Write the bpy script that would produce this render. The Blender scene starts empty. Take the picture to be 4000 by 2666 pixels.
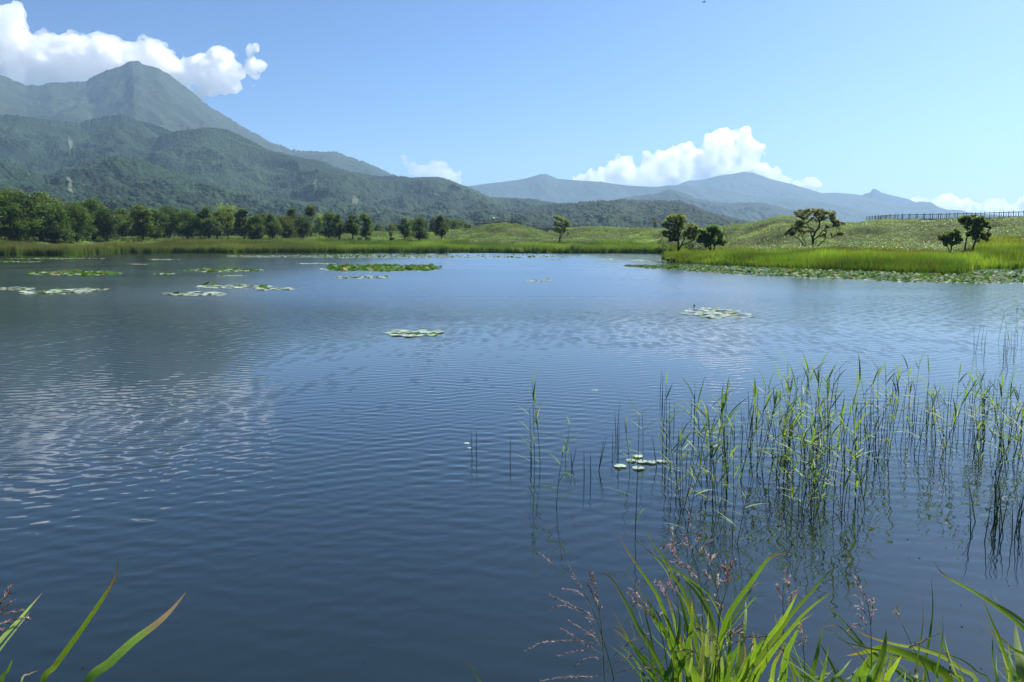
import bpy, bmesh, math, random
import numpy as np
from mathutils import Vector, Matrix, Euler
SC = bpy.context.scene
COL = SC.collection
RND = random.Random(7)
NR = np.random.default_rng(11)
R = math.radians

# ------------------------------------------------------------------ camera model
W_, H_, F_ = 4000.0, 2666.0, 3138.0
HOR = 958.0                      # horizon row
EYE = 2.2                        # eye height over the water
PITCH = math.atan((H_ / 2 - HOR) / F_)
cam_d = bpy.data.cameras.new('camera')
cam = bpy.data.objects.new('camera', cam_d)
COL.objects.link(cam)
cam_d.sensor_width = 36.0
cam_d.lens = F_ / W_ * 36.0
cam_d.clip_start = 0.05
cam_d.clip_end = 80000
cam.location = (0, 0, EYE)
cam.rotation_euler = (math.pi / 2 - PITCH, 0, 0)
SC.camera = cam
CP, SP = math.cos(PITCH), math.sin(PITCH)

def ray(px, py):
    x = (px - W_ / 2) / F_
    y = (H_ / 2 - py) / F_
    return np.array([x, CP + y * SP, -SP + y * CP])

def at_z(px, py, z=0.0):
    """point where the sight line meets height z"""
    d = ray(px, py)
    t = (z - EYE) / d[2]
    return np.array([0, 0, EYE]) + d * t

def at_d(px, py, dist):
    """point on the sight line at horizontal distance dist"""
    d = ray(px, py)
    t = dist / math.hypot(d[0], d[1])
    return np.array([0, 0, EYE]) + d * t

def az_of(px, py=HOR):
    d = ray(px, py)
    return math.atan2(d[0], d[1])

def tan_el(px, py):
    d = ray(px, py)
    return d[2] / math.hypot(d[0], d[1])

# ------------------------------------------------------------------ noise
def _hash(ix, iy, seed):
    n = (ix.astype(np.int64) * 374761393 + iy.astype(np.int64) * 668265263 + seed * 974634777) & 0xFFFFFFFF
    n = ((n ^ (n >> 13)) * 1274126177) & 0xFFFFFFFF
    n = (n ^ (n >> 16)) & 0xFFFFFFFF
    return n.astype(np.float64) / 4294967295.0

def pnoise(x, y, seed=0):
    ix, iy = np.floor(x), np.floor(y)
    fx, fy = x - ix, y - iy
    ux = fx * fx * fx * (fx * (fx * 6 - 15) + 10)
    uy = fy * fy * fy * (fy * (fy * 6 - 15) + 10)
    def g(ox, oy):
        a = _hash(ix + ox, iy + oy, seed) * 2 * math.pi
        return np.cos(a) * (fx - ox) + np.sin(a) * (fy - oy)
    a = g(0, 0) * (1 - ux) + g(1, 0) * ux
    b = g(0, 1) * (1 - ux) + g(1, 1) * ux
    return (a * (1 - uy) + b * uy) * 1.5

def fbm(x, y, seed=0, oct=5, gain=0.5):
    s, a = 0, 1.0
    for i in range(oct):
        s = s + a * pnoise(x * 2 ** i + i * 17.3, y * 2 ** i - i * 9.1, seed + i)
        a *= gain
    return s

def ridged(x, y, seed=0, oct=4, gain=0.5):
    s, a, t = 0, 1.0, 0
    for i in range(oct):
        s = s + a * (1 - np.abs(pnoise(x * 2 ** i + i * 7.7, y * 2 ** i + i * 3.1, seed + i)) * 1.6)
        t += a
        a *= gain
    return s / t

def worley(x, y, seed=0):
    ix, iy = np.floor(x), np.floor(y)
    d = np.full(x.shape, 9.0)
    for ox in (-1, 0, 1):
        for oy in (-1, 0, 1):
            cx, cy = ix + ox, iy + oy
            px = cx + _hash(cx, cy, seed)
            py = cy + _hash(cx, cy, seed + 5)
            d = np.minimum(d, (px - x) ** 2 + (py - y) ** 2)
    return np.sqrt(d)

def sstep(a, b, x):
    t = np.clip((x - a) / (b - a), 0, 1)
    return t * t * (3 - 2 * t)

# ------------------------------------------------------------------ objects
def tag(o, label=None, cat=None, group=None, kind=None):
    if label: o['label'] = label
    if cat: o['category'] = cat
    if group: o['group'] = group
    if kind: o['kind'] = kind
    return o

def empty(name, loc=(0, 0, 0), rz=0.0):
    o = bpy.data.objects.new(name, None)
    o.empty_display_size = 0.2
    o.location = loc
    o.rotation_euler = (0, 0, rz)
    COL.objects.link(o)
    return o

def mesh_obj(name, verts, faces, mat, parent=None, cols=None, smooth=False, link=True):
    me = bpy.data.meshes.new(name)
    verts = np.asarray(verts, dtype=np.float32).reshape(-1, 3)
    if isinstance(faces, np.ndarray) and len(faces):
        k = faces.shape[1]
        n = len(faces)
        me.vertices.add(len(verts)); me.vertices.foreach_set('co', verts.ravel())
        me.loops.add(n * k); me.loops.foreach_set('vertex_index', faces.astype(np.int32).ravel())
        me.polygons.add(n)
        me.polygons.foreach_set('loop_start', np.arange(0, n * k, k, dtype=np.int32))
        me.polygons.foreach_set('loop_total', np.full(n, k, dtype=np.int32))
        me.update(calc_edges=True)
    else:
        me.from_pydata([tuple(v) for v in verts.tolist()], [], [tuple(f) for f in faces])
        me.update()
    if cols is not None:
        at = me.color_attributes.new('Col', 'FLOAT_COLOR', 'POINT')
        c = np.ones((len(verts), 4), dtype=np.float32)
        c[:, :3] = cols
        at.data.foreach_set('color', c.ravel())
    if smooth:
        me.polygons.foreach_set('use_smooth', np.ones(len(me.polygons), dtype=bool))
    me.materials.append(mat)
    me.validate()
    o = bpy.data.objects.new(name, me)
    if link:
        COL.objects.link(o)
    if parent is not None:
        o.parent = parent
    return o

def copy_tree(o, parent=None, name=None):
    c = o.copy()
    COL.objects.link(c)
    c.parent = parent
    for ch in o.children:
        copy_tree(ch, c)
    return c

class MB:
    """collects tubes, boxes and strips into one mesh"""
    def __init__(s):
        s.v, s.f, s.c = [], [], []
    def add(s, vs, fs, col=(1, 1, 1)):
        b = len(s.v)
        s.v += [tuple(map(float, p)) for p in vs]
        s.f += [tuple(i + b for i in f) for f in fs]
        if np.ndim(col) == 1:
            s.c += [tuple(col)] * len(vs)
        else:
            s.c += [tuple(map(float, p)) for p in col]
    def tube(s, pts, rad, sides=6, col=(1, 1, 1), cap=True):
        pts = [Vector(p) for p in pts]
        n = len(pts)
        if not hasattr(rad, '__len__'): rad = [rad] * n
        vs, fs = [], []
        up = Vector((0.13, 0.31, 0.94)).normalized()
        for i, p in enumerate(pts):
            t = (pts[min(i + 1, n - 1)] - pts[max(i - 1, 0)])
            t = t.normalized() if t.length > 1e-9 else Vector((0, 0, 1))
            a = t.cross(up)
            if a.length < 0.05: a = t.cross(Vector((1, 0, 0)))
            a.normalize(); b = t.cross(a)
            for k in range(sides):
                an = 2 * math.pi * k / sides
                vs.append(p + (a * math.cos(an) + b * math.sin(an)) * rad[i])
        for i in range(n - 1):
            for k in range(sides):
                k2 = (k + 1) % sides
                fs.append((i * sides + k, i * sides + k2, (i + 1) * sides + k2, (i + 1) * sides + k))
        if cap:
            fs.append(tuple(range(sides - 1, -1, -1)))
            fs.append(tuple((n - 1) * sides + k for k in range(sides)))
        s.add(vs, fs, col)
    def box(s, c, size, rz=0.0, col=(1, 1, 1)):
        hx, hy, hz = size[0] / 2, size[1] / 2, size[2] / 2
        ca, sa = math.cos(rz), math.sin(rz)
        vs = []
        for z in (-hz, hz):
            for x, y in ((-hx, -hy), (hx, -hy), (hx, hy), (-hx, hy)):
                vs.append((c[0] + x * ca - y * sa, c[1] + x * sa + y * ca, c[2] + z))
        s.add(vs, [(3, 2, 1, 0), (4, 5, 6, 7), (0, 1, 5, 4), (1, 2, 6, 5), (2, 3, 7, 6), (3, 0, 4, 7)], col)
    def beam(s, a, b, w, h, col=(1, 1, 1)):
        a, b = Vector(a), Vector(b)
        t = (b - a).normalized()
        sd = Vector((t.y, -t.x, 0)).normalized() * w / 2
        up = Vector((0, 0, h / 2))
        vs = [a - sd - up, a + sd - up, a + sd + up, a - sd + up, b - sd - up, b + sd - up, b + sd + up, b - sd + up]
        s.add(vs, [(0, 1, 2, 3), (7, 6, 5, 4), (0, 4, 5, 1), (1, 5, 6, 2), (2, 6, 7, 3), (3, 7, 4, 0)], col)
    def blade(s, pts, widths, side, col, fold=0.25):
        """leaf blade: centre line pts, half folded along the midrib"""
        vs, cs, fs = [], [], []
        n = len(pts)
        for i, p in enumerate(pts):
            p = Vector(p)
            sd = Vector(side[i]) if np.ndim(side) > 1 else Vector(side)
            t = Vector(pts[min(i + 1, n - 1)]) - Vector(pts[max(i - 1, 0)])
            nrm = sd.cross(t)
            nrm = nrm.normalized() if nrm.length > 1e-9 else Vector((0, 0, 1))
            w = widths[i] / 2
            vs += [p - sd * w + nrm * w * fold, p, p + sd * w + nrm * w * fold]
            c = col[i] if np.ndim(col) > 1 else col
            cs += [c, tuple(q * 0.85 for q in c), c]
        for i in range(n - 1):
            a = i * 3
            fs += [(a, a + 1, a + 4, a + 3), (a + 1, a + 2, a + 5, a + 4)]
        s.add(vs, fs, cs)
    def build(s, name, mat, parent=None, smooth=False, color=True, link=True):
        return mesh_obj(name, s.v, s.f, mat, parent, np.array(s.c) if color else None, smooth, link)

# ------------------------------------------------------------------ materials
def new_mat(name):
    m = bpy.data.materials.new(name)
    m.use_nodes = True
    nt = m.node_tree
    nt.nodes.clear()
    out = nt.nodes.new('ShaderNodeOutputMaterial')
    return m, nt, out

def N(nt, t, **kw):
    n = nt.nodes.new(t)
    for k, v in kw.items():
        if k.startswith('i_'):
            n.inputs[k[2:].replace('_', ' ')].default_value = v
        else:
            setattr(n, k, v)
    return n

def L(nt, a, b):
    nt.links.new(a, b)

def foliage_mat(name, rough=0.45, spec=0.4, trans=0.35, tint=(1.25, 1.15, 0.5), streak=0.0):
    m, nt, out = new_mat(name)
    at = N(nt, 'ShaderNodeAttribute', attribute_name='Col')
    p = N(nt, 'ShaderNodeBsdfPrincipled')
    p.inputs['Roughness'].default_value = rough
    p.inputs['Specular IOR Level'].default_value = spec
    col = at.outputs['Color']
    if streak:
        tc = N(nt, 'ShaderNodeTexCoord')
        mp = N(nt, 'ShaderNodeMapping'); mp.inputs['Scale'].default_value = (1.0, 1.0, 0.12)
        L(nt, tc.outputs['Object'], mp.inputs['Vector'])
        nz = N(nt, 'ShaderNodeTexNoise', i_Scale=420.0, i_Detail=3.0, i_Roughness=0.6); L(nt, mp.outputs[0], nz.inputs['Vector'])
        n2 = N(nt, 'ShaderNodeTexNoise', i_Scale=38.0, i_Detail=4.0); L(nt, tc.outputs['Object'], n2.inputs['Vector'])
        mr = N(nt, 'ShaderNodeMapRange'); mr.inputs['To Min'].default_value = 1 - streak; mr.inputs['To Max'].default_value = 1 + streak
        L(nt, nz.outputs['Fac'], mr.inputs['Value'])
        sc = N(nt, 'ShaderNodeVectorMath', operation='SCALE'); L(nt, col, sc.inputs[0]); L(nt, mr.outputs[0], sc.inputs['Scale'])
        m3 = N(nt, 'ShaderNodeMapRange'); m3.inputs['From Min'].default_value = 0.60; m3.inputs['From Max'].default_value = 0.70; m3.inputs['To Max'].default_value = 0.55
        L(nt, n2.outputs['Fac'], m3.inputs['Value'])
        mb_ = N(nt, 'ShaderNodeMix', data_type='RGBA'); L(nt, m3.outputs[0], mb_.inputs[0]); L(nt, sc.outputs[0], mb_.inputs[6]); mb_.inputs[7].default_value = (0.20, 0.19, 0.055, 1)
        col = mb_.outputs[2]
    L(nt, col, p.inputs['Base Color'])
    tr = N(nt, 'ShaderNodeBsdfTranslucent')
    mx = N(nt, 'ShaderNodeMix', data_type='RGBA', blend_type='MULTIPLY')
    mx.inputs[0].default_value = 1.0
    L(nt, col, mx.inputs[6])
    mx.inputs[7].default_value = (*tint, 1)
    L(nt, mx.outputs[2], tr.inputs['Color'])
    ms = N(nt, 'ShaderNodeMixShader')
    ms.inputs[0].default_value = trans
    L(nt, p.outputs[0], ms.inputs[1]); L(nt, tr.outputs[0], ms.inputs[2])
    L(nt, ms.outputs[0], out.inputs['Surface'])
    return m

def plain_mat(name, rough=0.8, spec=0.3, grain=0.0, scale=8.0):
    m, nt, out = new_mat(name)
    at = N(nt, 'ShaderNodeAttribute', attribute_name='Col')
    p = N(nt, 'ShaderNodeBsdfPrincipled')
    p.inputs['Roughness'].default_value = rough
    p.inputs['Specular IOR Level'].default_value = spec
    if grain:
        tc = N(nt, 'ShaderNodeTexCoord')
        nz = N(nt, 'ShaderNodeTexNoise', i_Scale=scale, i_Detail=5.0)
        L(nt, tc.outputs['Object'], nz.inputs['Vector'])
        mr = N(nt, 'ShaderNodeMapRange')
        mr.inputs['To Min'].default_value = 1 - grain; mr.inputs['To Max'].default_value = 1 + grain
        L(nt, nz.outputs['Fac'], mr.inputs['Value'])
        mx = N(nt, 'ShaderNodeVectorMath', operation='SCALE')
        L(nt, at.outputs['Color'], mx.inputs[0]); L(nt, mr.outputs[0], mx.inputs['Scale'])
        L(nt, mx.outputs[0], p.inputs['Base Color'])
    else:
        L(nt, at.outputs['Color'], p.inputs['Base Color'])
    L(nt, p.outputs[0], out.inputs['Surface'])
    return m
# ------------------------------------------------------------------ sun, sky, render
SUN_AZ, SUN_EL = R(46), R(48)
wd = bpy.data.worlds.new('World')
SC.world = wd
wd.use_nodes = True
wt = wd.node_tree
bg = next(n for n in wt.nodes if n.type == 'BACKGROUND')
sky = wt.nodes.new('ShaderNodeTexSky')
sky.sky_type = 'NISHITA'
sky.sun_disc = False
sky.sun_elevation = SUN_EL
sky.sun_rotation = SUN_AZ
sky.air_density = 1.0
sky.dust_density = 4.0
sky.ozone_density = 4.0
sky.altitude = 1200
gm0 = wt.nodes.new('ShaderNodeVectorMath'); gm0.operation = 'SCALE'; gm0.inputs['Scale'].default_value = 0.14
gp = wt.nodes.new('ShaderNodeGamma'); gp.inputs['Gamma'].default_value = 1.5      # deeper zenith, paler horizon: a very clear summer sky
tn = wt.nodes.new('ShaderNodeVectorMath'); tn.operation = 'MULTIPLY'
tn.inputs[1].default_value = (5.75, 6.85, 7.5)
wt.links.new(sky.outputs[0], gm0.inputs[0]); wt.links.new(gm0.outputs[0], gp.inputs['Color']); wt.links.new(gp.outputs[0], tn.inputs[0]); wt.links.new(tn.outputs[0], bg.inputs[0])
bg.inputs[1].default_value = 0.064
sl = bpy.data.lights.new('sun', 'SUN')
sl.energy = 5.0
sl.angle = R(0.53)
sl.color = (1.0, 0.955, 0.88)
so = bpy.data.objects.new('sun', sl)
COL.objects.link(so)
SV = Vector((math.sin(SUN_AZ) * math.cos(SUN_EL), math.cos(SUN_AZ) * math.cos(SUN_EL), math.sin(SUN_EL)))
so.rotation_euler = SV.to_track_quat('Z', 'Y').to_euler()
so.location = (0, 0, 60)
SC.view_settings.view_transform = 'Standard'
SC.view_settings.look = 'None'
SC.view_settings.gamma = 1.0
SC.view_settings.exposure = 1.13
SC.render.engine = 'CYCLES'
cy = SC.cycles
cy.max_bounces = 36
cy.diffuse_bounces = 3
cy.glossy_bounces = 3
cy.transmission_bounces = 4
cy.transparent_max_bounces = 8
cy.volume_bounces = 32
cy.volume_step_rate = 0.1
cy.volume_max_steps = 256
cy.caustics_reflective = False
cy.caustics_refractive = False
cy.sample_clamp_indirect = 6.0
cy.use_denoising = True
try:
    cy.denoiser = 'OPENIMAGEDENOISE'
except Exception:
    pass

# ------------------------------------------------------------------ mountains
def mountain_mat(name, alpine, crown=11.0, cbump=5.0, base=(0.004, 0.014, 0.007), lite=(0.016, 0.037, 0.013)):
    m, nt, out = new_mat(name)
    geo = N(nt, 'ShaderNodeNewGeometry')
    p = N(nt, 'ShaderNodeBsdfPrincipled')
    p.inputs['Roughness'].default_value = 0.9
    p.inputs['Specular IOR Level'].default_value = 0.1
    n1 = N(nt, 'ShaderNodeTexNoise', i_Scale=0.004, i_Detail=6.0, i_Roughness=0.6)
    L(nt, geo.outputs['Position'], n1.inputs['Vector'])
    r1 = N(nt, 'ShaderNodeValToRGB')
    r1.color_ramp.elements[0].position = 0.38; r1.color_ramp.elements[0].color = (*base, 1)
    r1.color_ramp.elements[1].position = 0.66; r1.color_ramp.elements[1].color = (*lite, 1)
    L(nt, n1.outputs['Fac'], r1.inputs['Fac'])
    vo = N(nt, 'ShaderNodeTexVoronoi', i_Scale=1.0 / crown)
    L(nt, geo.outputs['Position'], vo.inputs['Vector'])
    hsv = N(nt, 'ShaderNodeHueSaturation')
    mr = N(nt, 'ShaderNodeMapRange'); mr.inputs['To Min'].default_value = 0.5; mr.inputs['To Max'].default_value = 1.6
    sx = N(nt, 'ShaderNodeSeparateColor'); L(nt, vo.outputs['Color'], sx.inputs[0])
    L(nt, sx.outputs[0], mr.inputs['Value']); L(nt, mr.outputs[0], hsv.inputs['Value'])
    L(nt, r1.outputs[0], hsv.inputs['Color'])
    # bare, dwarf-pine and scree belt high up
    spz = N(nt, 'ShaderNodeSeparateXYZ'); L(nt, geo.outputs['Position'], spz.inputs[0])
    n2 = N(nt, 'ShaderNodeTexNoise', i_Scale=0.006, i_Detail=5.0)
    L(nt, geo.outputs['Position'], n2.inputs['Vector'])
    ad = N(nt, 'ShaderNodeMath', operation='MULTIPLY_ADD'); ad.inputs[1].default_value = 260.0
    L(nt, n2.outputs['Fac'], ad.inputs[0]); L(nt, spz.outputs['Z'], ad.inputs[2])
    ma = N(nt, 'ShaderNodeMapRange'); ma.inputs['From Min'].default_value = alpine; ma.inputs['From Max'].default_value = alpine + 160
    L(nt, ad.outputs[0], ma.inputs['Value'])
    n3 = N(nt, 'ShaderNodeTexNoise', i_Scale=0.011, i_Detail=7.0, i_Roughness=0.65)
    L(nt, geo.outputs['Position'], n3.inputs['Vector'])
    r3 = N(nt, 'ShaderNodeValToRGB')
    e = r3.color_ramp.elements
    e[0].position = 0.36; e[0].color = (0.012, 0.024, 0.012, 1)
    e[1].position = 0.74; e[1].color = (0.055, 0.054, 0.046, 1)
    k = e.new(0.56); k.color = (0.021, 0.034, 0.017, 1)
    L(nt, n3.outputs['Fac'], r3.inputs['Fac'])
    mx = N(nt, 'ShaderNodeMix', data_type='RGBA')
    L(nt, ma.outputs[0], mx.inputs[0]); L(nt, hsv.outputs[0], mx.inputs[6]); L(nt, r3.outputs[0], mx.inputs[7])
    # pale scree chutes carried by the mesh
    at = N(nt, 'ShaderNodeAttribute', attribute_name='Col')
    sc = N(nt, 'ShaderNodeSeparateColor'); L(nt, at.outputs['Color'], sc.inputs[0])
    m2 = N(nt, 'ShaderNodeMix', data_type='RGBA')
    L(nt, sc.outputs[0], m2.inputs[0]); L(nt, mx.outputs[2], m2.inputs[6]); m2.inputs[7].default_value = (0.2, 0.22, 0.14, 1)
    L(nt, m2.outputs[2], p.inputs['Base Color'])
    bp = N(nt, 'ShaderNodeBump'); bp.inputs['Strength'].default_value = 1.0
    inv = N(nt, 'ShaderNodeMath', operation='SUBTRACT'); inv.inputs[0].default_value = 1.0
    L(nt, ma.outputs[0], inv.inputs[1])
    dm = N(nt, 'ShaderNodeMath', operation='MULTIPLY_ADD'); dm.inputs[1].default_value = cbump * 0.8; dm.inputs[2].default_value = cbump * 0.2
    L(nt, inv.outputs[0], dm.inputs[0])
    hh = N(nt, 'ShaderNodeMath', operation='MULTIPLY')
    iv = N(nt, 'ShaderNodeMath', operation='SUBTRACT'); iv.inputs[0].default_value = 1.0
    L(nt, vo.outputs['Distance'], iv.inputs[1])
    L(nt, iv.outputs[0], hh.inputs[0]); L(nt, dm.outputs[0], hh.inputs[1])
    bp.inputs['Distance'].default_value = 1.0
    L(nt, hh.outputs[0], bp.inputs['Height'])
    L(nt, bp.outputs[0], p.inputs['Normal'])
    L(nt, p.outputs[0], out.inputs['Surface'])
    return m

def seg_dist(X, Y, P):
    """distance to a polyline P (n,2) and the parameter 0..1 along it"""
    best = np.full(X.shape, 1e12); par = np.zeros(X.shape)
    n = len(P) - 1
    for i in range(n):
        ax, ay = P[i]; bx, by = P[i + 1]
        dx, dy = bx - ax, by - ay
        t = np.clip(((X - ax) * dx + (Y - ay) * dy) / (dx * dx + dy * dy + 1e-9), 0, 1)
        d = (X - ax - t * dx) ** 2 + (Y - ay - t * dy) ** 2
        m = d < best
        best = np.where(m, d, best); par = np.where(m, (i + t) / n, par)
    return np.sqrt(best), par

def mountain(name, sil, ridge, toe, back, mat, n_az, n_r, prof=1.9, spacing=420, fall=0.5, swing=0.5, spur_h=0.92, rough=26.0, rl=330.0,
             seed=0, jag=0.0, crowns=0.0, label=None, base_z=0.0, chutes=(), spurs=(), K=1.0):
    rdg = ridge
    ridge = (lambda a: rdg(a) * K) if callable(rdg) else rdg * K
    toe, back, spacing, rough, rl = toe * K, back * K, spacing * K, rough * K, rl * K
    spurs = [[(x, y, d * K) for x, y, d in q] for q in spurs]
    rn = random.Random(seed)
    azs_c = np.array([az_of(x) for x, y in sil])
    tes = np.array([tan_el(x, y) for x, y in sil])
    a0, a1 = azs_c[0], azs_c[-1]
    az = np.linspace(a0, a1, n_az)
    te = np.interp(az, azs_c, tes)
    R0 = float(ridge(np.array([0.0]))[0]) if callable(ridge) else float(ridge)
    def rid(a):
        a = np.asarray(a, float)
        base = ridge(a) if callable(ridge) else np.full(a.shape, float(ridge))
        return base * (1 + 0.03 * fbm(a * 9, a * 0 + seed, seed, 2))
    Rr = rid(az)
    teb = te
    te = te + jag * fbm(az * 260, az * 0 + 3.3, seed + 50, 5, 0.6)
    n1 = int(n_r * 0.87)
    t = np.concatenate([np.linspace(0, 1, n1), 1 + np.linspace(0.02, 1, n_r - n1)])
    A, T = np.meshgrid(az, t)
    RR = np.broadcast_to(Rr, A.shape)
    rr = np.where(T <= 1, toe + (RR - toe) * np.minimum(T, 1), RR + (back - RR) * (T - 1))
    X, Y = rr * np.sin(A), rr * np.cos(A)
    Tc = np.clip(T, 0, 1)
    HR = EYE + RR * (teb + (te - teb) * sstep(0.93, 1.0, Tc))
    h = HR * (0.12 * Tc + 0.88 * Tc ** prof)
    wxx = X + fbm(X / 420, Y / 420, seed + 7, 3) * 70
    wyy = Y + fbm(X / 420, Y / 420, seed + 8, 3) * 70
    front = T <= 1
    # spurs run down from the crest towards the lake; between them lie ravines
    lines = []
    arc = a0
    while arc < a1:
        r0 = float(rid(np.array([arc]))[0])
        H0 = EYE + r0 * float(np.interp(arc, az, teb))
        if H0 > 30 and -0.75 < arc < 0.75:
            dirn = rn.uniform(-swing, swing)
            p = np.array([r0 * math.sin(arc), r0 * math.cos(arc)])
            u = -p / np.linalg.norm(p)
            ca, sa = math.cos(dirn), math.sin(dirn)
            u = np.array([u[0] * ca - u[1] * sa, u[0] * sa + u[1] * ca])
            ln = (r0 - toe) * rn.uniform(0.75, 1.0)
            P = [p]
            for k in range(6):
                tw = rn.uniform(-0.22, 0.22)
                u = np.array([u[0] * math.cos(tw) - u[1] * math.sin(tw), u[0] * math.sin(tw) + u[1] * math.cos(tw)])
                P.append(P[-1] + u * ln / 6)
            lines.append((np.array(P), H0 * spur_h * rn.uniform(0.8, 1.0), rn.uniform(1.1, 1.6)))
        arc += spacing / r0 * rn.uniform(0.7, 1.3)
    for sp in spurs:                              # traced spurs: (px, py, distance) from the crest down
        P = [at_d(x, y, d) for x, y, d in sp]
        lines.append((np.array([q[:2] for q in P]), [q[2] for q in P], None))
    for P, H0, ex in lines:
        lo, hi = P.min(0) - 700, P.max(0) + 700
        m = front & (X > lo[0]) & (X < hi[0]) & (Y > lo[1]) & (Y < hi[1])
        if not m.any(): continue
        d, par = seg_dist(wxx[m], wyy[m], P)
        if ex is None:
            hs = np.interp(par, np.linspace(0, 1, len(P)), H0) - fall * (np.sqrt(d * d + 70 * 70) - 70)
        else:
            hs = H0 * (1 - par) ** ex - fall * np.sqrt(d * d + 30 * 30) + fall * 30
        hm = h[m]
        k = 18.0
        q = np.clip(0.5 + 0.5 * (hs - hm) / k, 0, 1)
        h[m] = hm * (1 - q) + hs * q + k * q * (1 - q) * 0.5
    env = np.clip(Tc * 5, 0, 1) * np.clip((1 - Tc) * 7, 0, 1)
    env = np.where(T > 1, 0, env)
    h = h + rough * env * (ridged(X / rl + wxx / 900, Y / rl, seed + 21, 4, 0.5) - 0.6) * 2.0
    h = np.where(T > 1, HR * (1 - (T - 1)) ** 1.3, h)
    if crowns:
        w = worley(X / crowns, Y / crowns, seed + 3)
        h = h + (0.6 - w) * crowns * 0.6 * np.clip(Tc * 6, 0, 1)
    lim = EYE + rr * np.broadcast_to(teb, A.shape)
    ok = T < 0.995
    tgt = lim * (0.90 + 0.10 * Tc ** 2)
    h = np.where(ok & (h > tgt), tgt + (h - tgt) * 0.03, h)
    h = np.where((T < 1e-6) | (T > 1.999), base_z - 20, h)
    V = np.stack([X, Y, h], -1).reshape(-1, 3)
    nr, na = A.shape
    i = np.arange(nr * na).reshape(nr, na)
    Fq = np.stack([i[:-1, :-1], i[:-1, 1:], i[1:, 1:], i[1:, :-1]], -1).reshape(-1, 4)
    cols = np.zeros((len(V), 3))
    e = (h - EYE) / rr
    for (cx, cy0, cy1, cw) in chutes:           # a scree chute
        ea, eb = tan_el(cx, cy1), tan_el(cx, cy0)
        m_ = np.abs(A - az_of(cx) - 0.004 * fbm(rr / 160, rr * 0, seed + 70, 3)) < cw / F_ * (0.5 + 0.8 * np.abs(fbm(rr / 90, A * 40, seed + 71, 2)))
        m_ &= (e > ea) & (e < eb) & (T < 0.99)
        cols[m_.ravel()] = 0.4
    o = mesh_obj(name, V, Fq, mat, None, cols, smooth=True)
    tag(o, label, name.split('_')[-1], None, 'structure')
    return o

M_MT = mountain_mat('volcano_slopes', 520, crown=8, cbump=4)
M_FOOT = mountain_mat('forest_slopes', 5000, crown=7, cbump=3.2)
M_FAR = mountain_mat('far_slopes', 700, crown=22, cbump=8)

S_MAIN = [(-1700, 700), (-900, 420), (-500, 180), (-250, 120), (0, 258), (64, 303), (140, 338), (198, 338), (236, 328), (376, 323), (421, 293), (472, 274),
          (523, 258), (555, 239), (580, 246), (600, 258), (651, 268), (689, 290), (765, 351), (829, 408), (918, 466),
          (1021, 529), (1078, 560), (1110, 565), (1148, 587), (1257, 593), (1300, 591), (1325, 594), (1400, 622), (1486, 658), (1557, 690),
          (1800, 760), (2100, 840), (2400, 930)]
S_KNOB = [(-1600, 640), (-600, 500), (-200, 440), (0, 450), (96, 453), (191, 469), (344, 482), (415, 463), (504, 447), (542, 459), (574, 485), (638, 530),
          (695, 561), (765, 612), (829, 663), (960, 735), (1150, 820), (1300, 890)]
S_FOOT = [(300, 900), (480, 690), (560, 600), (651, 530), (720, 512), (797, 504), (848, 507), (957, 555), (1085, 593), (1160, 612), (1212, 625), (1260, 632), (1379, 673), (1486, 690),
          (1557, 690), (1658, 699), (1706, 690), (1759, 705), (1843, 738), (1914, 771), (1991, 774), (2093, 780), (2152, 792),
          (2300, 830), (2500, 870), (2800, 930)]
S_LOW = [(-1600, 700), (-700, 620), (-200, 580), (0, 605), (110, 660), (190, 690), (300, 660), (400, 628), (480, 608), (570, 625), (660, 662), (760, 700), (900, 735), (1050, 765), (1200, 790), (1330, 790), (1480, 810), (1600, 830), (1750, 840),
         (1900, 815), (2050, 835), (2250, 880), (2500, 930)]
S_E = [(1900, 900), (2050, 815), (2150, 797), (2252, 794), (2320, 787), (2422, 781), (2490, 784), (2592, 787), (2653, 786), (2680, 796), (2762, 828),
       (2864, 855), (2932, 867), (3100, 900), (3400, 940)]
S_D = [(2200, 880), (2330, 800), (2438, 773), (2556, 758), (2609, 742), (2639, 747), (2678, 760), (2712, 777), (2824, 796), (2942, 791), (3005, 799), (3103, 826),
       (3176, 846), (3300, 868), (3500, 900), (3700, 930)]
S_A = [(1500, 880), (1700, 770), (1819, 729), (1914, 717), (2033, 702), (2080, 690), (2110, 681), (2135, 681), (2176, 699), (2330, 711), (2345, 709), (2360, 714), (2450, 726), (2492, 729), (2565, 731), (2614, 724),
       (2736, 731), (2800, 738), (2883, 755), (2942, 770), (3100, 775), (3250, 800), (3500, 850), (3800, 900)]
S_B = [(2400, 900), (2560, 765), (2639, 724), (2678, 707), (2736, 702), (2824, 682), (2844, 682), (2898, 671), (2932, 676), (3005, 702), (3079, 719),
       (3152, 741), (3201, 755), (3264, 753), (3299, 758), (3404, 776), (3478, 795), (3538, 798), (3570, 791), (3591, 788), (3627, 791), (3657, 810),
       (3690, 820), (3740, 823), (3767, 829), (3806, 834), (3900, 842), (4100, 848), (4600, 850), (5200, 860)]
S_C = [(3100, 800), (3250, 764), (3310, 757), (3345, 762), (3356, 764), (3370, 757), (3389, 752), (3396, 741), (3401, 738), (3413, 742), (3434, 754), (3478, 765), (3532, 777), (3562, 789),
       (3700, 828), (3900, 860), (4200, 900)]

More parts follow.
